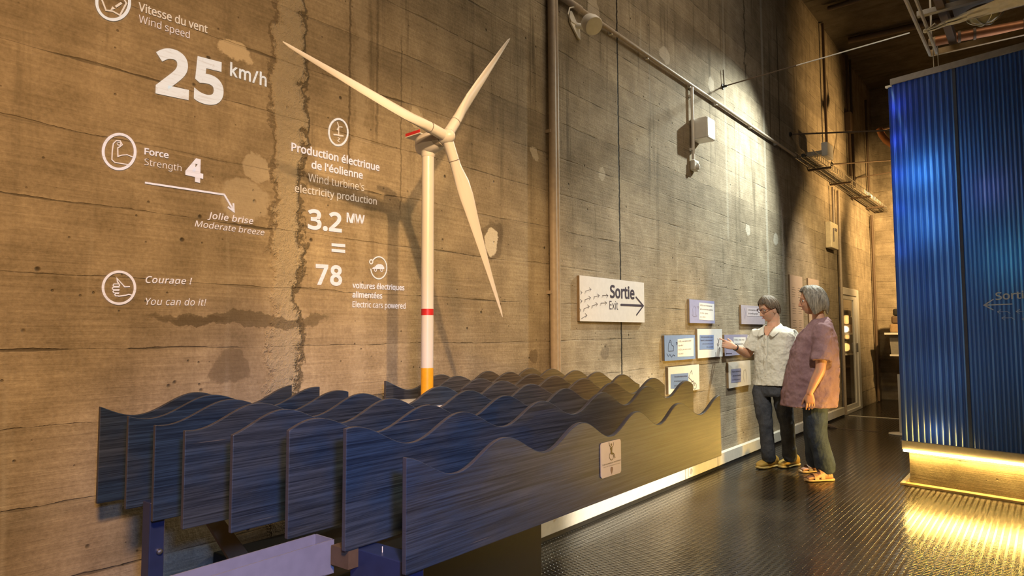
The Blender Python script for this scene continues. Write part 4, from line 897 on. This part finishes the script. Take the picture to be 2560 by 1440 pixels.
def fuse(m, name, mat, parent, vox=.005, smooth=4, fac=.5):
    """one continuous skin from overlapping closed pieces"""
    me = bpy.data.meshes.new('tmp'); me.from_pydata([tuple(p) for p in m.v], [], m.f); me.update()
    b = bmesh.new(); b.from_mesh(me); bmesh.ops.recalc_face_normals(b, faces=b.faces); b.to_mesh(me); b.free()
    ob = bpy.data.objects.new('tmp', me); C.objects.link(ob)
    md = ob.modifiers.new('r', 'REMESH'); md.mode = 'VOXEL'; md.voxel_size = vox
    ms = ob.modifiers.new('s', 'SMOOTH'); ms.factor = fac; ms.iterations = smooth
    bpy.context.view_layer.update()
    out = bpy.data.meshes.new_from_object(ob.evaluated_get(bpy.context.evaluated_depsgraph_get()))
    bpy.data.objects.remove(ob); bpy.data.meshes.remove(me)
    out.name = name; out.materials.clear(); out.materials.append(mat)
    for p in out.polygons: p.use_smooth = True
    o = bpy.data.objects.new(name, out); C.objects.link(o); o.parent = parent
    o.matrix_parent_inverse = Matrix.Translation(-Vector(parent.location))
    return o
def se(q, n): c, s = math.cos(q), math.sin(q); return math.copysign(abs(c)**n, c), math.copysign(abs(s)**n, s)
def tring(c, a, b, s, f, n=.85, K=32, fold=0, ph=0, u=None):
    out = []
    for k in range(K):
        q = 2*math.pi*k/K; x, y = se(q, n); r = 1+fold*math.sin(q*7+ph)+fold*.7*math.sin(q*12-ph*1.7)
        out.append(Vector(c)+s*(x*a*r)+f*(y*b*r))
    return out
def limb(m, pts, rs, seg=16, sub=5):
    """tapered limb through joints with rounded caps"""
    P = [Vector(p) for p in pts]; pp = []; rr = []
    for i in range(len(P)-1):
        p0 = P[max(i-1, 0)]; p1 = P[i]; p2 = P[i+1]; p3 = P[min(i+2, len(P)-1)]
        for k in range(sub):
            t = k/sub; a = (p2-p0)*.5*.6; b = (p3-p1)*.5*.6
            h = p1*(2*t**3-3*t*t+1)+a*(t**3-2*t*t+t)+p2*(-2*t**3+3*t*t)+b*(t**3-t*t); pp.append(h); rr.append(rs[i]+(rs[i+1]-rs[i])*(3*t*t-2*t**3))
    pp.append(P[-1]); rr.append(rs[-1])
    d0 = (pp[0]-pp[1]).normalized(); d1 = (pp[-1]-pp[-2]).normalized()
    pp = [pp[0]+d0*rr[0]*.9, pp[0]+d0*rr[0]*.6]+pp+[pp[-1]+d1*rr[-1]*.6, pp[-1]+d1*rr[-1]*.9]; rr = [rr[0]*.3, rr[0]*.8]+rr+[rr[-1]*.8, rr[-1]*.3]
    return m.tube(pp, rr, seg)
def headmesh(m, c, f, u, k=1.0, fem=False):
    s = f.cross(u).normalized()*-1; NS, NR = 56, 44; vs = []; fs = []      # s = person's left when f is forward
    G = lambda d, w: math.exp(-(d/w)**2)
    for i in range(NR+1):
        th = math.pi*i/NR; zz = math.cos(th); rxy = math.sin(th)
        for j in range(NS):
            q = 2*math.pi*j/NS; X = rxy*math.sin(q); Y = rxy*math.cos(q)          # Y forward, X left
            x = X*.073; y = Y*.094; z = zz*.118
            if z < 0: tt = min(1, -z/.118); x *= 1-.30*tt**1.3; y *= (1-.14*tt) if Y > 0 else (1-.42*tt); y += .012*tt*(1 if Y > 0 else .9)
            if Y > 0:
                y -= .010*max(0, Y-.55)*2
                ax_ = abs(x)
                y -= .0095*G(z-.006, .016)*G(ax_-.031, .017)*(Y > .2)                # eye sockets
                y += .0060*G(z-.030, .010)*G(ax_-.026, .025)                          # brow
                y += .0045*G(z+.030, .018)*G(ax_-.040, .016)                          # cheek
                y += .0065*G(z+.062, .007)*G(x, .022) + .0055*G(z+.074, .007)*G(x, .018) - .003*G(z+.068, .003)*G(x, .024)   # lips
                y += .0080*G(z+.102, .014)*G(x, .02)                                  # chin
                t_ = (.012-z)/.052
                if 0 < t_ < 1.12: y += (.006+.027*min(t_, 1)**1.1)*(1 if t_ < 1 else max(0, 1-(t_-1)/.12))*G(x, .0095+.009*max(0, min(t_, 1))**2)
            vs.append(c+(s*x+f*y+u*z)*k)
    for i in range(NR):
        for j in range(NS): fs.append((i*NS+j, (i+1)*NS+j, (i+1)*NS+(j+1) % NS, i*NS+(j+1) % NS))
    m.add(vs, fs)
    rot = Matrix((s, f, u)).transposed()
    for e in (-1, 1): m.ell(c+(s*e*.074-f*.006-u*.012)*k, .008*k, .018*k, .031*k, 12, 8, rot)
    return s
def eyes(c, f, u, s, k, par):
    wm = plain('eye_white', (.75, .72, .68), .25); im = plain('iris_dark', (.06, .045, .03), .2)
    for e in (-1, 1):
        p = c+(s*e*.031+f*.0625+u*.0055)*k
        o = MB().ell(p, .0125*k, .0125*k, .0105*k, 14, 10).build('eye', wm, par, smooth=True)
        MB().ell(p+f*.0095*k-u*.001*k, .0055*k, .0055*k, .0055*k, 12, 8).build('iris', im, o, smooth=True)
def hand(m, w, d, n, th, k=1.0, curl=(.1, .9, 1.1, 1.2), spread=.14, thumb=(.5, .5)):
    """w wrist, d along the hand, n out of the back of the hand, th towards the thumb"""
    d = d.normalized(); th = (th-d*th.dot(d)).normalized(); n = d.cross(th) if d.cross(th).dot(n) > 0 else th.cross(d)
    R0 = []
    for t_, a, b in [(-.02, .024, .019), (.0, .027, .019), (.03, .036, .0165), (.065, .041, .0150), (.085, .040, .0135), (.094, .034, .010)]:
        R0.append([w+d*t_*k+th*(a*k*se(q, .8)[0])+n*(b*k*se(q, .8)[1]) for q in [2*math.pi*j/16 for j in range(16)]])
    m.loft(R0)
    for i, (off, L, r) in enumerate([(.030, .074, .0088), (.010, .082, .0090), (-.011, .076, .0086), (-.030, .060, .0078)]):
        c = curl[i]; b = w+d*.086*k+th*off*k; a0 = (d+th*(spread*(1.5-i)/1.5*.6)).normalized(); pts = [b-a0*.012*k, b]; rr = [r*k, r*k]; ang = 0; p = b
        for sl, fr_ in [(.46, .45), (.31, .6), (.23, .5)]:
            ang += c*fr_; dd = a0*math.cos(ang)-n*math.sin(ang); p = p+dd*(L*sl*k); pts.append(p); rr.append(rr[-1]*.93)
        limb(m, pts, rr, 10, 3)
    b = w+d*.026*k+th*.026*k-n*.004*k; a0 = (d*math.cos(thumb[0]+.35)+th*math.sin(thumb[0]+.35)-n*thumb[1]*.6).normalized(); p1 = b+a0*.042*k; a1 = (a0+d*.35-n*.15).normalized(); p2 = p1+a1*.032*k; p3 = p2+(a1+d*.2).normalized()*.026*k
    limb(m, [b-a0*.01*k, b, p1, p2, p3], [.013*k, .0135*k, .0112*k, .0100*k, .0082*k], 10, 3)
def shoe_rings(h, d, prof, s):
    """prof: (along, half width, sole z, top z, shift)"""
    out = []
    for t_, w_, z0, z1, sh in prof:
        c = h+d*t_+s*sh; ring_ = []
        for k in range(20):
            x, y = se(2*math.pi*k/20, .75); ring_.append(c+s*(x*w_)+ZV*(z0+(z1-z0)*(y*.5+.5)))
        out.append(ring_)
    return out
class Fig:
    def __init__(s, x, y): s.c = Vector((x, y, 0)); v = Vector((x-CAM.x, y-CAM.y, 0)).normalized(); s.v = v; s.r = Vector((v.y, -v.x, 0))
    def at(s, px, py, off=0.0):       # off: metres towards the viewer's side
        r = ray(px, py); p = s.c-s.v*off; return CAM+r*((p-CAM).dot(s.v)/r.dot(s.v))

# ---- person in the pale shirt
A = Fig(.44, 6.72); ag = -.20
f = Vector((math.sin(ag), -math.cos(ag), 0)); sL = Vector((-f.y, f.x, 0))           # sL = person's left
man = thing('person', 'person in a pale short-sleeved shirt, jeans and tan shoes pointing at a wall panel', 'person', (A.c.x, A.c.y, 0))
skin = skin_mat('skin_light', (.56, .34, .23))
hc = A.at(1922, 772, .03)
hf = (f*.72-A.r*.62-ZV*.46).normalized(); hu = (ZV-hf*ZV.dot(hf)).normalized(); hu = (hu+A.r*.10).normalized(); hf = (hf-hu*hf.dot(hu)).normalized()
m = MB(); hs = headmesh(m, hc, hf, hu, 1.03)
nb = A.at(1933, 822, -.01)
limb(m, [hc-hu*.06-hf*.03, (hc-hu*.06-hf*.03+nb)/2-f*.008, nb], [.056, .057, .066])
RS = A.at(1892, 836, .0); LS_ = A.at(1978, 836, -.02)
m.loft([tring(A.at(1934, y, o), a, b, sL, f, .8) for y, a, b, o in [(822, .06, .055, -.01), (833, .13, .070, -.01), (850, .160, .09, 0), (880, .16, .10, 0), (920, .145, .095, 0), (958, .140, .09, 0), (972, .125, .08, 0)]])
RE = A.at(1869, 885, -.06); RW = A.at(1838, 868.5, .11)
limb(m, [RS, (RS+RE)/2, RE, (RE*.6+RW*.4), RW], [.046, .048, .043, .042, .028])
LE = A.at(1996, 890, -.06); LW = A.at(1990, 950, .03)
limb(m, [LS_, (LS_+LE)/2, LE, LE*.6+LW*.4, LW], [.046, .048, .042, .042, .028])
tip = atx(1802, 857, .045); hd = (tip-RW).normalized()
hd2 = (hd+ZV*.02).normalized()
hand(m, RW+hd2*.01, hd2, (ZV*.55-A.v*.8).normalized(), (ZV*.75+A.v*.3-hd*.0), 1.0, (.06, 1.15, 1.35, 1.4), thumb=(.35, .9))
hand(m, LW, Vector((0, 0, -1)), sL, f, 1.0, (.5, .6, .7, .8))
RK = A.at(1914, 1060, .035); LK = A.at(1968, 1062, .02); RA = A.at(1922, 1150, .03); LA = A.at(1974, 1147, .0)
RH = A.at(1903, 985, .0); LH = A.at(1952, 985, .0)
for h_, k_, a_ in ((RH, RK, RA), (LH, LK, LA)): limb(m, [h_, (h_+k_)/2, k_, k_*.6+a_*.4, a_], [.072, .064, .050, .048, .036])
body_ = fuse(m, 'body', skin, man, .004, 2)
eyes(hc, hf, hu, hs, 1.03, man)
# lips and brows
m = MB(); m.ell(hc+(hf*.0825-hu*.066)*1.03, .020, .006, .0045, 14, 8, Matrix((hs, hf, hu)).transposed()); m.build('lips', skin_mat('lip_tone', (.42, .17, .13)), man, smooth=True)
# hair: short, swept
def haircap(par, c, f_, u_, s_, k, mat, lim, puff, tips=None, thick=.01, wob=.004, seed=1, n=60, rows=26):
    rnd = random.Random(seed); ph = [rnd.uniform(0, 6.28) for _ in range(8)]; vs = []; fs = []; 
    for i in range(rows+1):
        t_ = i/rows
        for j in range(n):
            q = 2*math.pi*j/n; Lm = lim(q); th = t_*Lm[0]
            X = math.sin(th)*math.sin(q); Y = math.sin(th)*math.cos(q); Z = math.cos(th)
            pf = puff(q, t_); w_ = wob*(math.sin(q*9+ph[0]+t_*3)+.7*math.sin(q*17+ph[1]-t_*4)+.5*math.sin(q*31+ph[2]))*min(1, t_*2.5)
            p = Vector((X*(.073+pf+w_), Y*(.094+pf+w_), Z*(.118+pf*.9)))
            if Lm[1]:                      # hanging length below the cap
                dr = max(0, t_-.55)/.45; 
                if th > math.pi*.5: p.z = -.118*0 - (th-math.pi*.5)*.11
                p.x *= 1; p += Vector((math.sin(q)*Lm[2]*dr, math.cos(q)*Lm[2]*dr, -Lm[1]*dr))
            vs.append(c+(s_*p.x+f_*p.y+u_*p.z)*k)
    for i in range(rows):
        for j in range(n): fs.append((i*n+j, (i+1)*n+j, (i+1)*n+(j+1) % n, i*n+(j+1) % n))
    o = MB().add(vs, fs).build('hair', mat, par, smooth=True); md = o.modifiers.new('t', 'SOLIDIFY'); md.thickness = thick; md.offset = -.6
    sb = o.modifiers.new('s', 'SUBSURF'); sb.levels = 1; sb.render_levels = 1
    return o
def lim_m(q):
    a = abs((q+math.pi) % (2*math.pi)-math.pi)         # 0 = front
    fr = .98+.06*math.sin(q*3)                               # fringe
    if a < .75: return (fr, 0, 0)
    if a < 1.35: t_ = (a-.75)/.6; return (fr+(1.62-fr)*t_+.03*math.sin(q*13), 0, 0)
    if a < 1.75: return (1.52, 0, 0)
    return (1.52+.62*min(1, (a-1.75)/.5), 0, 0)
haircap(man, hc, hf, hu, hs, 1.03, hair_mat('hair_brown', (.04, .025, .014), (.14, .095, .055), .5), lim_m, lambda q, t_: .014+.010*math.exp(-((q-.3)/.9)**2)*math.sin(t_*3), wob=.003, seed=4)
# spectacles
def glasses(par, c, f_, u_, s_, k, mat, w_=.026, h_=.019, rr=.0021):
    g = thing.__wrapped__ if False else None
    m = MB()
    for e in (-1, 1):
        cc = c+(s_*e*.032+f_*.090+u_*.006)*k; pts = []
        for j in range(25):
            x, y = se(2*math.pi*j/24, .7); pts.append(cc+(s_*(x*w_)+u_*(y*h_)-f_*(abs(e*.032+x*w_)*.16))*k)
        m.tube(pts, rr*k, 8, False)
        m.tube([c+(s_*e*.060+f_*.083+u_*.012)*k, c+(s_*e*.076+f_*.075+u_*.013)*k, c+(s_*e*.079+f_*.02+u_*.008)*k, c+(s_*e*.080-f_*.006+u_*.002)*k], rr*k, 8)
    m.tube([c+(s_*-.008+f_*.094+u_*.010)*k, c+(f_*.097+u_*.013)*k, c+(s_*.008+f_*.094+u_*.010)*k], rr*k, 8)
    return m.build('spectacles', mat, par, smooth=True)
glasses(man, hc, hf, hu, hs, 1.03, plain('dark_red_frame', (.07, .02, .02), .3), rr=.0026)
# shirt
shirt = cloth_mat('shirt_pale', (.60, .58, .50), (.72, .70, .62), 260, .55, 7, (1, 1, .55))
m = MB()
TR = [(816, .075, .070, -.035), (818, .120, .082, -.025), (823, .165, .092, -.015), (832, .192, .106, 0), (842, .198, .116, 0), (862, .192, .126, .0), (885, .182, .128, 0), (912, .174, .124, .0), (935, .172, .122, 0), (954, .182, .128, 0), (963, .186, .132, 0)]
m.loft([tring(A.at(1934-(i > 6)*3, y, o), a, b, sL, f, .82, 48, .006+.003*(i > 4), i*.8) for i, (y, a, b, o) in enumerate(TR)])
for S0, E0, sg in ((RS, RE, -1), (LS_, LE, 1)):
    dd = (E0-S0).normalized(); e_ = S0+(E0-S0)*.68
    m.tube([S0-sL*sg*.04+ZV*.0, S0+sL*sg*.005+ZV*.004, S0+dd*.05+sL*sg*.006, S0+(e_-S0)*.5, S0+(e_-S0)*.8, e_], [.045, .058, .066, .068, .073, .077], 20)
so = fuse(m, 'shirt', shirt, man, .006, 3)
md = so.modifiers.new('sub', 'SUBSURF'); md.levels = 0; md.render_levels = 1
tx_ = bpy.data.textures.new('folds', 'CLOUDS'); tx_.noise_scale = .07; tx_.noise_depth = 2
dm = so.modifiers.new('d', 'DISPLACE'); dm.texture = tx_; dm.strength = .022; dm.mid_level = .5; dm.texture_coords = 'LOCAL'
# collar, placket, buttons, pocket
cm = cloth_mat('shirt_collar', (.64, .62, .54), (.74, .72, .64), 260, .2)
NC = A.at(1933, 818, .0)
for sg in (-1, 1):
    q0 = [NC+sL*sg*.018+f*.125-ZV*.075, NC+sL*sg*.046+f*.104-ZV*.025, NC+sL*sg*.072+f*.035+ZV*.022, NC+sL*sg*.062-f*.045+ZV*.040, NC-f*.085+ZV*.046]
    q1 = [NC+sL*sg*.070+f*.150-ZV*.105, NC+sL*sg*.110+f*.118-ZV*.060, NC+sL*sg*.118+f*.040-ZV*.020, NC+sL*sg*.09-f*.070-ZV*.005, NC-f*.112+ZV*.004]
    qm = [a_*.5+b_*.5+ZV*.016+f*.010 for a_, b_ in zip(q0, q1)]
    n_ = len(q0); o = MB().add(q0+qm+q1, [(r_*n_+i, r_*n_+i+1, (r_+1)*n_+i+1, (r_+1)*n_+i) for r_ in (0, 1) for i in range(n_-1)]).build('collar', cm, man, smooth=True)
    so_ = o.modifiers.new('t', 'SOLIDIFY'); so_.thickness = .006; sd_ = o.modifiers.new('s', 'SUBSURF'); sd_.levels = 1; sd_.render_levels = 2
# skin showing in the open neck
m = MB(); V_ = [NC+f*.075+sL*.05+ZV*.012, NC+f*.075-sL*.05+ZV*.012, NC+f*.118-sL*.030-ZV*.045, NC+f*.134-ZV*.105, NC+f*.118+sL*.030-ZV*.045]
m.prism(V_, -f*.03); m.build('neckline', skin, man, bevel=.004)
m = MB(); pl_ = [A.at(1933-(i > 5)*3, 838+i*9.2, 0)+f*(.123+.010*math.sin(i*.4+.3)) for i in range(14)]
m.loft([[p-sL*.014, p+sL*.014, p+sL*.014+f*.008, p-sL*.014+f*.008] for p in pl_]); m.build('placket', cm, man, bevel=.002)
bm_ = plain('button_pearl', (.6, .55, .46), .3)
for i in range(1, 14, 2):
    p = pl_[i]+f*.009; MB().lathe([(.006, 0), (.006, .002), (.001, .0025)], p, f, 12).build('button', bm_, man)
m = MB(); pc = A.at(1968, 868, 0)+f*.112; m.hexa([pc-sL*.045-ZV*.06, pc+sL*.045-ZV*.06-f*.02, pc+sL*.045+ZV*.045-f*.02, pc-sL*.045+ZV*.045], [p+f*.006 for p in (pc-sL*.045-ZV*.06, pc+sL*.045-ZV*.06-f*.02, pc+sL*.045+ZV*.045-f*.02, pc-sL*.045+ZV*.045)]); m.build('pocket', cm, man, bevel=.002)
# wristwatch strap
m = MB(); dw = (RW-RE).normalized(); m.lathe([(.030, -.007), (.032, -.006), (.032, .006), (.030, .007)], RW-dw*.004, dw, 24); m.build('bracelet', M['black'], man, smooth=True)
# jeans
jean = cloth_mat('denim_dark', (.030, .034, .045), (.085, .088, .10), 400, .6, 8, (1, 1, .45))
def trousers(par, A_, rows, legs, mat, s_, f_, strength=.018):
    m = MB(); m.loft([tring(A_.at(x, y, o), a, b, s_, f_, .85, 36) for x, y, a, b, o in rows])
    for pts, rs in legs: limb(m, pts, rs, 20, 6)
    o = fuse(m, 'trousers', mat, par, .006, 3)
    dm = o.modifiers.new('d', 'DISPLACE'); dm.texture = tx_; dm.strength = strength; dm.mid_level = .5; dm.texture_coords = 'LOCAL'
    return o
def leg(h_, k_, a_, r, low=.0):
    an = a_+ZV*low; return ([h_+ZV*.04, h_+(k_-h_)*.5, k_, k_*.5+an*.5, an], r)
trousers(man, A, [(1929, 945, .155, .112, 0), (1927, 965, .160, .116, 0), (1926, 982, .166, .114, 0), (1926, 990, .158, .102, 0)],
         [leg(RH, RK, RA, [.082, .080, .066, .064, .067], .028), leg(LH, LK, LA, [.082, .080, .066, .064, .067], .028)], jean, sL, f)
tan = plain('tan_leather', (.46, .29, .06), .5, bump=.2); sole = plain('sole_ochre', (.55, .40, .14), .6)
def boot(par, toe, heel, nm='shoe'):
    t0 = atz(*toe, 0); h0 = atz(*heel, 0); d = (t0-h0); d.z = 0; L = .285; d.normalize(); s_ = Vector((-d.y, d.x, 0)); h0 = t0-d*L
    pr = [(0, .025, .022, .07, 0), (.015, .034, .022, .098, 0), (.05, .038, .022, .120, 0), (.09, .040, .022, .118, 0), (.13, .043, .022, .094, 0), (.19, .049, .022, .078, 0), (.235, .047, .022, .068, 0), (.27, .034, .022, .055, 0), (.283, .016, .024, .045, 0)]
    o = MB().loft(shoe_rings(h0, d, pr, s_)).build(nm, tan, par, smooth=60)
    pr = [(-.004, .028, 0, .026, 0), (.02, .038, 0, .026, 0), (.08, .040, .0, .026, 0), (.12, .042, .004, .026, 0), (.19, .052, 0, .026, 0), (.245, .049, 0, .026, 0), (.285, .028, .006, .028, 0), (.292, .012, .012, .026, 0)]
    MB().loft(shoe_rings(h0, d, pr, s_)).build('sole', sole, o, smooth=60)
    m = MB()
    for i in range(4):
        t_ = .105+i*.022; z = .112-i*.011; m.tube([h0+d*t_-s_*.028+ZV*(z-.012), h0+d*(t_+.01)+ZV*(z+.004), h0+d*t_+s_*.028+ZV*(z-.012)], .003, 6)
    m.build('laces', M['brown'], o)
boot(man, (1894, 1173), (1944, 1165)); boot(man, (1950, 1171), (1994, 1163))

# ---- person in the mauve tunic
B = Fig(.885, 6.52); f = (-B.r*.97-B.v*.10).normalized(); sL = Vector((-f.y, f.x, 0))
wom = thing('person', 'person with grey bobbed hair in a mauve tunic and jeans standing in profile', 'person', (B.c.x, B.c.y, 0))
skin2 = skin_mat('skin_tanned', (.44, .235, .15))
hc = B.at(2027, 752, 0); hf = (f*.98-ZV*.10-B.v*.08).normalized(); hu = (ZV-hf*ZV.dot(hf)).normalized()
m = MB(); KH = 1.02; hs = headmesh(m, hc, hf, hu, KH, True)
nb = B.at(2047, 800, 0)
limb(m, [hc-hu*.05-hf*.035, (hc-hu*.05-hf*.035)*.5+nb*.5-f*.004, nb, nb-ZV*.04], [.052, .050, .056, .075])
NS_ = B.at(2056, 825, .165); FS_ = B.at(2050, 825, -.165)
m.loft([tring(B.at(x, y, 0), a, b, sL, f, .85) for x, y, a, b in [(2048, 806, .08, .06), (2048, 818, .165, .085), (2042, 845, .17, .10), (2038, 900, .16, .11), (2036, 960, .16, .115), (2038, 1010, .16, .115)]])
NE = B.at(2051, 922, .23); NW = B.at(2024, 982, .25)
limb(m, [NS_, (NS_+NE)/2, NE, NE*.6+NW*.4, NW], [.055, .050, .043, .040, .027])
FE = B.at(2044, 918, -.22); FW = B.at(2006, 975, -.2)
limb(m, [FS_, (FS_+FE)/2, FE, FE*.6+FW*.4, FW], [.055, .050, .042, .040, .027])
hand(m, NW, (B.at(2026, 1015, .24)-NW), -B.v*1, f, .95, (.35, .45, .5, .55), thumb=(.2, .4))
hand(m, FW, (B.at(2000, 1005, -.18)-FW), B.v*1, f, .95, (.5, .6, .7, .8))
NH = B.at(2037, 1005, .085); FH = B.at(2037, 1005, -.085); NK = B.at(2043, 1085, .09); FK = B.at(2032, 1085, -.09); NA = B.at(2064, 1180, .07); FA = B.at(2037, 1166, -.10)
for h_, k_, a_ in ((NH, NK, NA), (FH, FK, FA)): limb(m, [h_, (h_+k_)/2, k_, k_*.6+a_*.4, a_], [.08, .07, .054, .05, .034])
# bare feet in the sandals
def foot(m, toe, heel):
    t0 = atz(*toe, 0); h0 = atz(*heel, 0); d = (t0-h0); d.z = 0; d.normalize(); L = .235; h0 = t0-d*L; s_ = Vector((-d.y, d.x, 0))
    pr = [(.0, .018, .022, .05, 0), (.015, .029, .020, .075, 0), (.05, .033, .020, .10, 0), (.09, .034, .020, .092, 0), (.13, .038, .020, .07, 0), (.17, .043, .020, .052, 0), (.195, .043, .020, .042, 0)]
    m.loft(shoe_rings(h0, d, pr, s_))
    for i, (o_, L_, r_) in enumerate([(-.028, .046, .011), (-.010, .042, .0085), (.006, .038, .008), (.020, .033, .0075), (.032, .026, .007)]):
        sg = -1; limb(m, [h0+d*.185+s_*o_*sg+ZV*.03, h0+d*(.185+L_*.5)+s_*o_*sg+ZV*.033, h0+d*(.185+L_)+s_*o_*sg+ZV*.028], [r_, r_, r_*.9], 8, 2)
    return h0, d, s_
f1 = foot(m, (2017, 1203), (2087, 1201)); f2 = foot(m, (2003, 1181), (2046, 1179))
fuse(m, 'body', skin2, wom, .004, 2)
eyes(hc, hf, hu, hs, KH, wom)
m = MB(); m.ell(hc+(hf*.0825-hu*.067)*KH, .019, .006, .0045, 14, 8, Matrix((hs, hf, hu)).transposed()); m.build('lips', skin_mat('lip_rose', (.40, .15, .13)), wom, smooth=True)
def lim_w(q):
    a = abs((q+math.pi) % (2*math.pi)-math.pi)
    if a < .75: return (.80+.1*a, 0, 0)
    if a < 1.45: t_ = (a-.75)/.7; return (.875+1.25*t_**1.4, .05*t_, .0)
    return (2.14+.06*math.sin(q*7), .050+.02*math.sin(q*5), .016+.012*(a > 2))
haircap(wom, hc+hu*.0, hf, hu, hs, KH, hair_mat('hair_grey', (.05, .04, .03), (.25, .22, .18), .08), lim_w, lambda q, t_: .018+.016*math.sin(min(1, t_)*3.1)*(1-.5*math.cos(q)), thick=.014, wob=.0045, seed=9, rows=34)
glasses(wom, hc, hf, hu, hs, KH, plain('thin_frame', (.20, .12, .08), .3), .022, .018, .0015)
linen = cloth_mat('linen_mauve', (.165, .092, .105), (.26, .162, .175), 380, .6, 7, (1, 1, .45))
m = MB()
TW = [(2050, 796, .070, .064), (2051, 802, .105, .078), (2051, 810, .160, .098), (2047, 822, .19, .125), (2041, 842, .205, .165), (2036, 875, .205, .200), (2033, 910, .21, .215), (2029, 950, .215, .228), (2025, 985, .225, .236), (2023, 1008, .23, .238), (2022.5, 1014, .232, .240)]
m.loft([tring(B.at(x, y, 0), a, b, sL, f, .92, 60, .004+.010*i/10, i*.35) for i, (x, y, a, b) in enumerate(TW)])
for S0, E0 in ((NS_, NE), (FS_, FE)):
    dd = (E0-S0).normalized(); e_ = S0+(E0-S0)*.80
    m.tube([S0-dd*.05, S0-dd*.02, S0+dd*.03, S0+(e_-S0)*.5, S0+(e_-S0)*.8, e_], [.05, .070, .082, .083, .086, .090], 24)
so = fuse(m, 'tunic', linen, wom, .0065, 3)
dm = so.modifiers.new('d', 'DISPLACE'); dm.texture = tx_; dm.strength = .026; dm.mid_level = .5; dm.texture_coords = 'LOCAL'
m = MB(); col_ = []
for k in range(21):
    q = -2.5+5.0*k/20; y_, x_ = math.cos(q), math.sin(q); col_.append((nb+f*(-y_*.074)+sL*(x_*.078)+ZV*(.030-.03*(1-y_)*.6), nb+f*(-y_*.112)+sL*(x_*.120)+ZV*(-.012-.055*(1-y_)*.55)))
vs = [p for p, _ in col_]+[p for _, p in col_]; o = MB().add(vs, [(i, i+1, 21+i+1, 21+i) for i in range(20)]).build('collar', linen, wom, smooth=True); o.modifiers.new('t', 'SOLIDIFY').thickness = .005
trousers(wom, B, [(2036, 990, .150, .13, 0), (2036, 1008, .155, .13, 0), (2037, 1020, .15, .12, 0)],
         [leg(NH, NK, NA, [.108, .096, .082, .080, .088], .052), leg(FH, FK, FA, [.105, .092, .078, .072, .074], .05)], cloth_mat('denim_blue', (.020, .028, .048), (.055, .070, .10), 400, .5, 8, (1, 1, .45)), sL, f, .014)
cork = plain('cork_sole', (.50, .33, .17), .7); strap = plain('sandal_strap', (.34, .18, .10), .5); strap2 = plain('sandal_strap_dark', (.10, .055, .035), .5)
for (h0, d, s_), mt in ((f1, strap), (f2, strap2)):
    o = MB().loft(shoe_rings(h0, d, [(-.012, .022, 0, .022, 0), (.01, .038, 0, .022, 0), (.08, .038, 0, .021, 0), (.14, .045, 0, .021, 0), (.20, .050, 0, .021, 0), (.235, .046, 0, .021, 0), (.252, .022, .002, .020, 0)], s_)).build('sandal', cork, wom, smooth=60)
    for t_, hh, wd in ((.165, .062, .045), (.105, .092, .038)):
        m = MB(); 
        m.loft([[h0+d*(t_+dx)+s_*(wd*1.05*math.cos(q))+ZV*(.018+(hh-.012)*max(0, math.sin(q)))*1 for q in [math.pi*j/12 for j in range(13)]]+[h0+d*(t_+dx)+s_*(wd*.98*math.cos(q))+ZV*(.016+(hh-.018)*max(0, math.sin(q))) for q in [math.pi*(12-j)/12 for j in range(13)]] for dx in (-.018, .018)]); m.build('strap', mt, o, smooth=40)
    m = MB(); m.loft([[h0+d*(.03-.05*math.cos(q)*.9+.02)+s_*(.036*math.sin(q))+ZV*z for z in (.045, .07)] + [h0+d*(.03-.05*math.cos(q)*.86+.02)+s_*(.033*math.sin(q))+ZV*z for z in (.07, .045)] for q in [-1.7+3.4*j/12 for j in range(13)]]); m.build('heel_strap', mt, o, smooth=40)
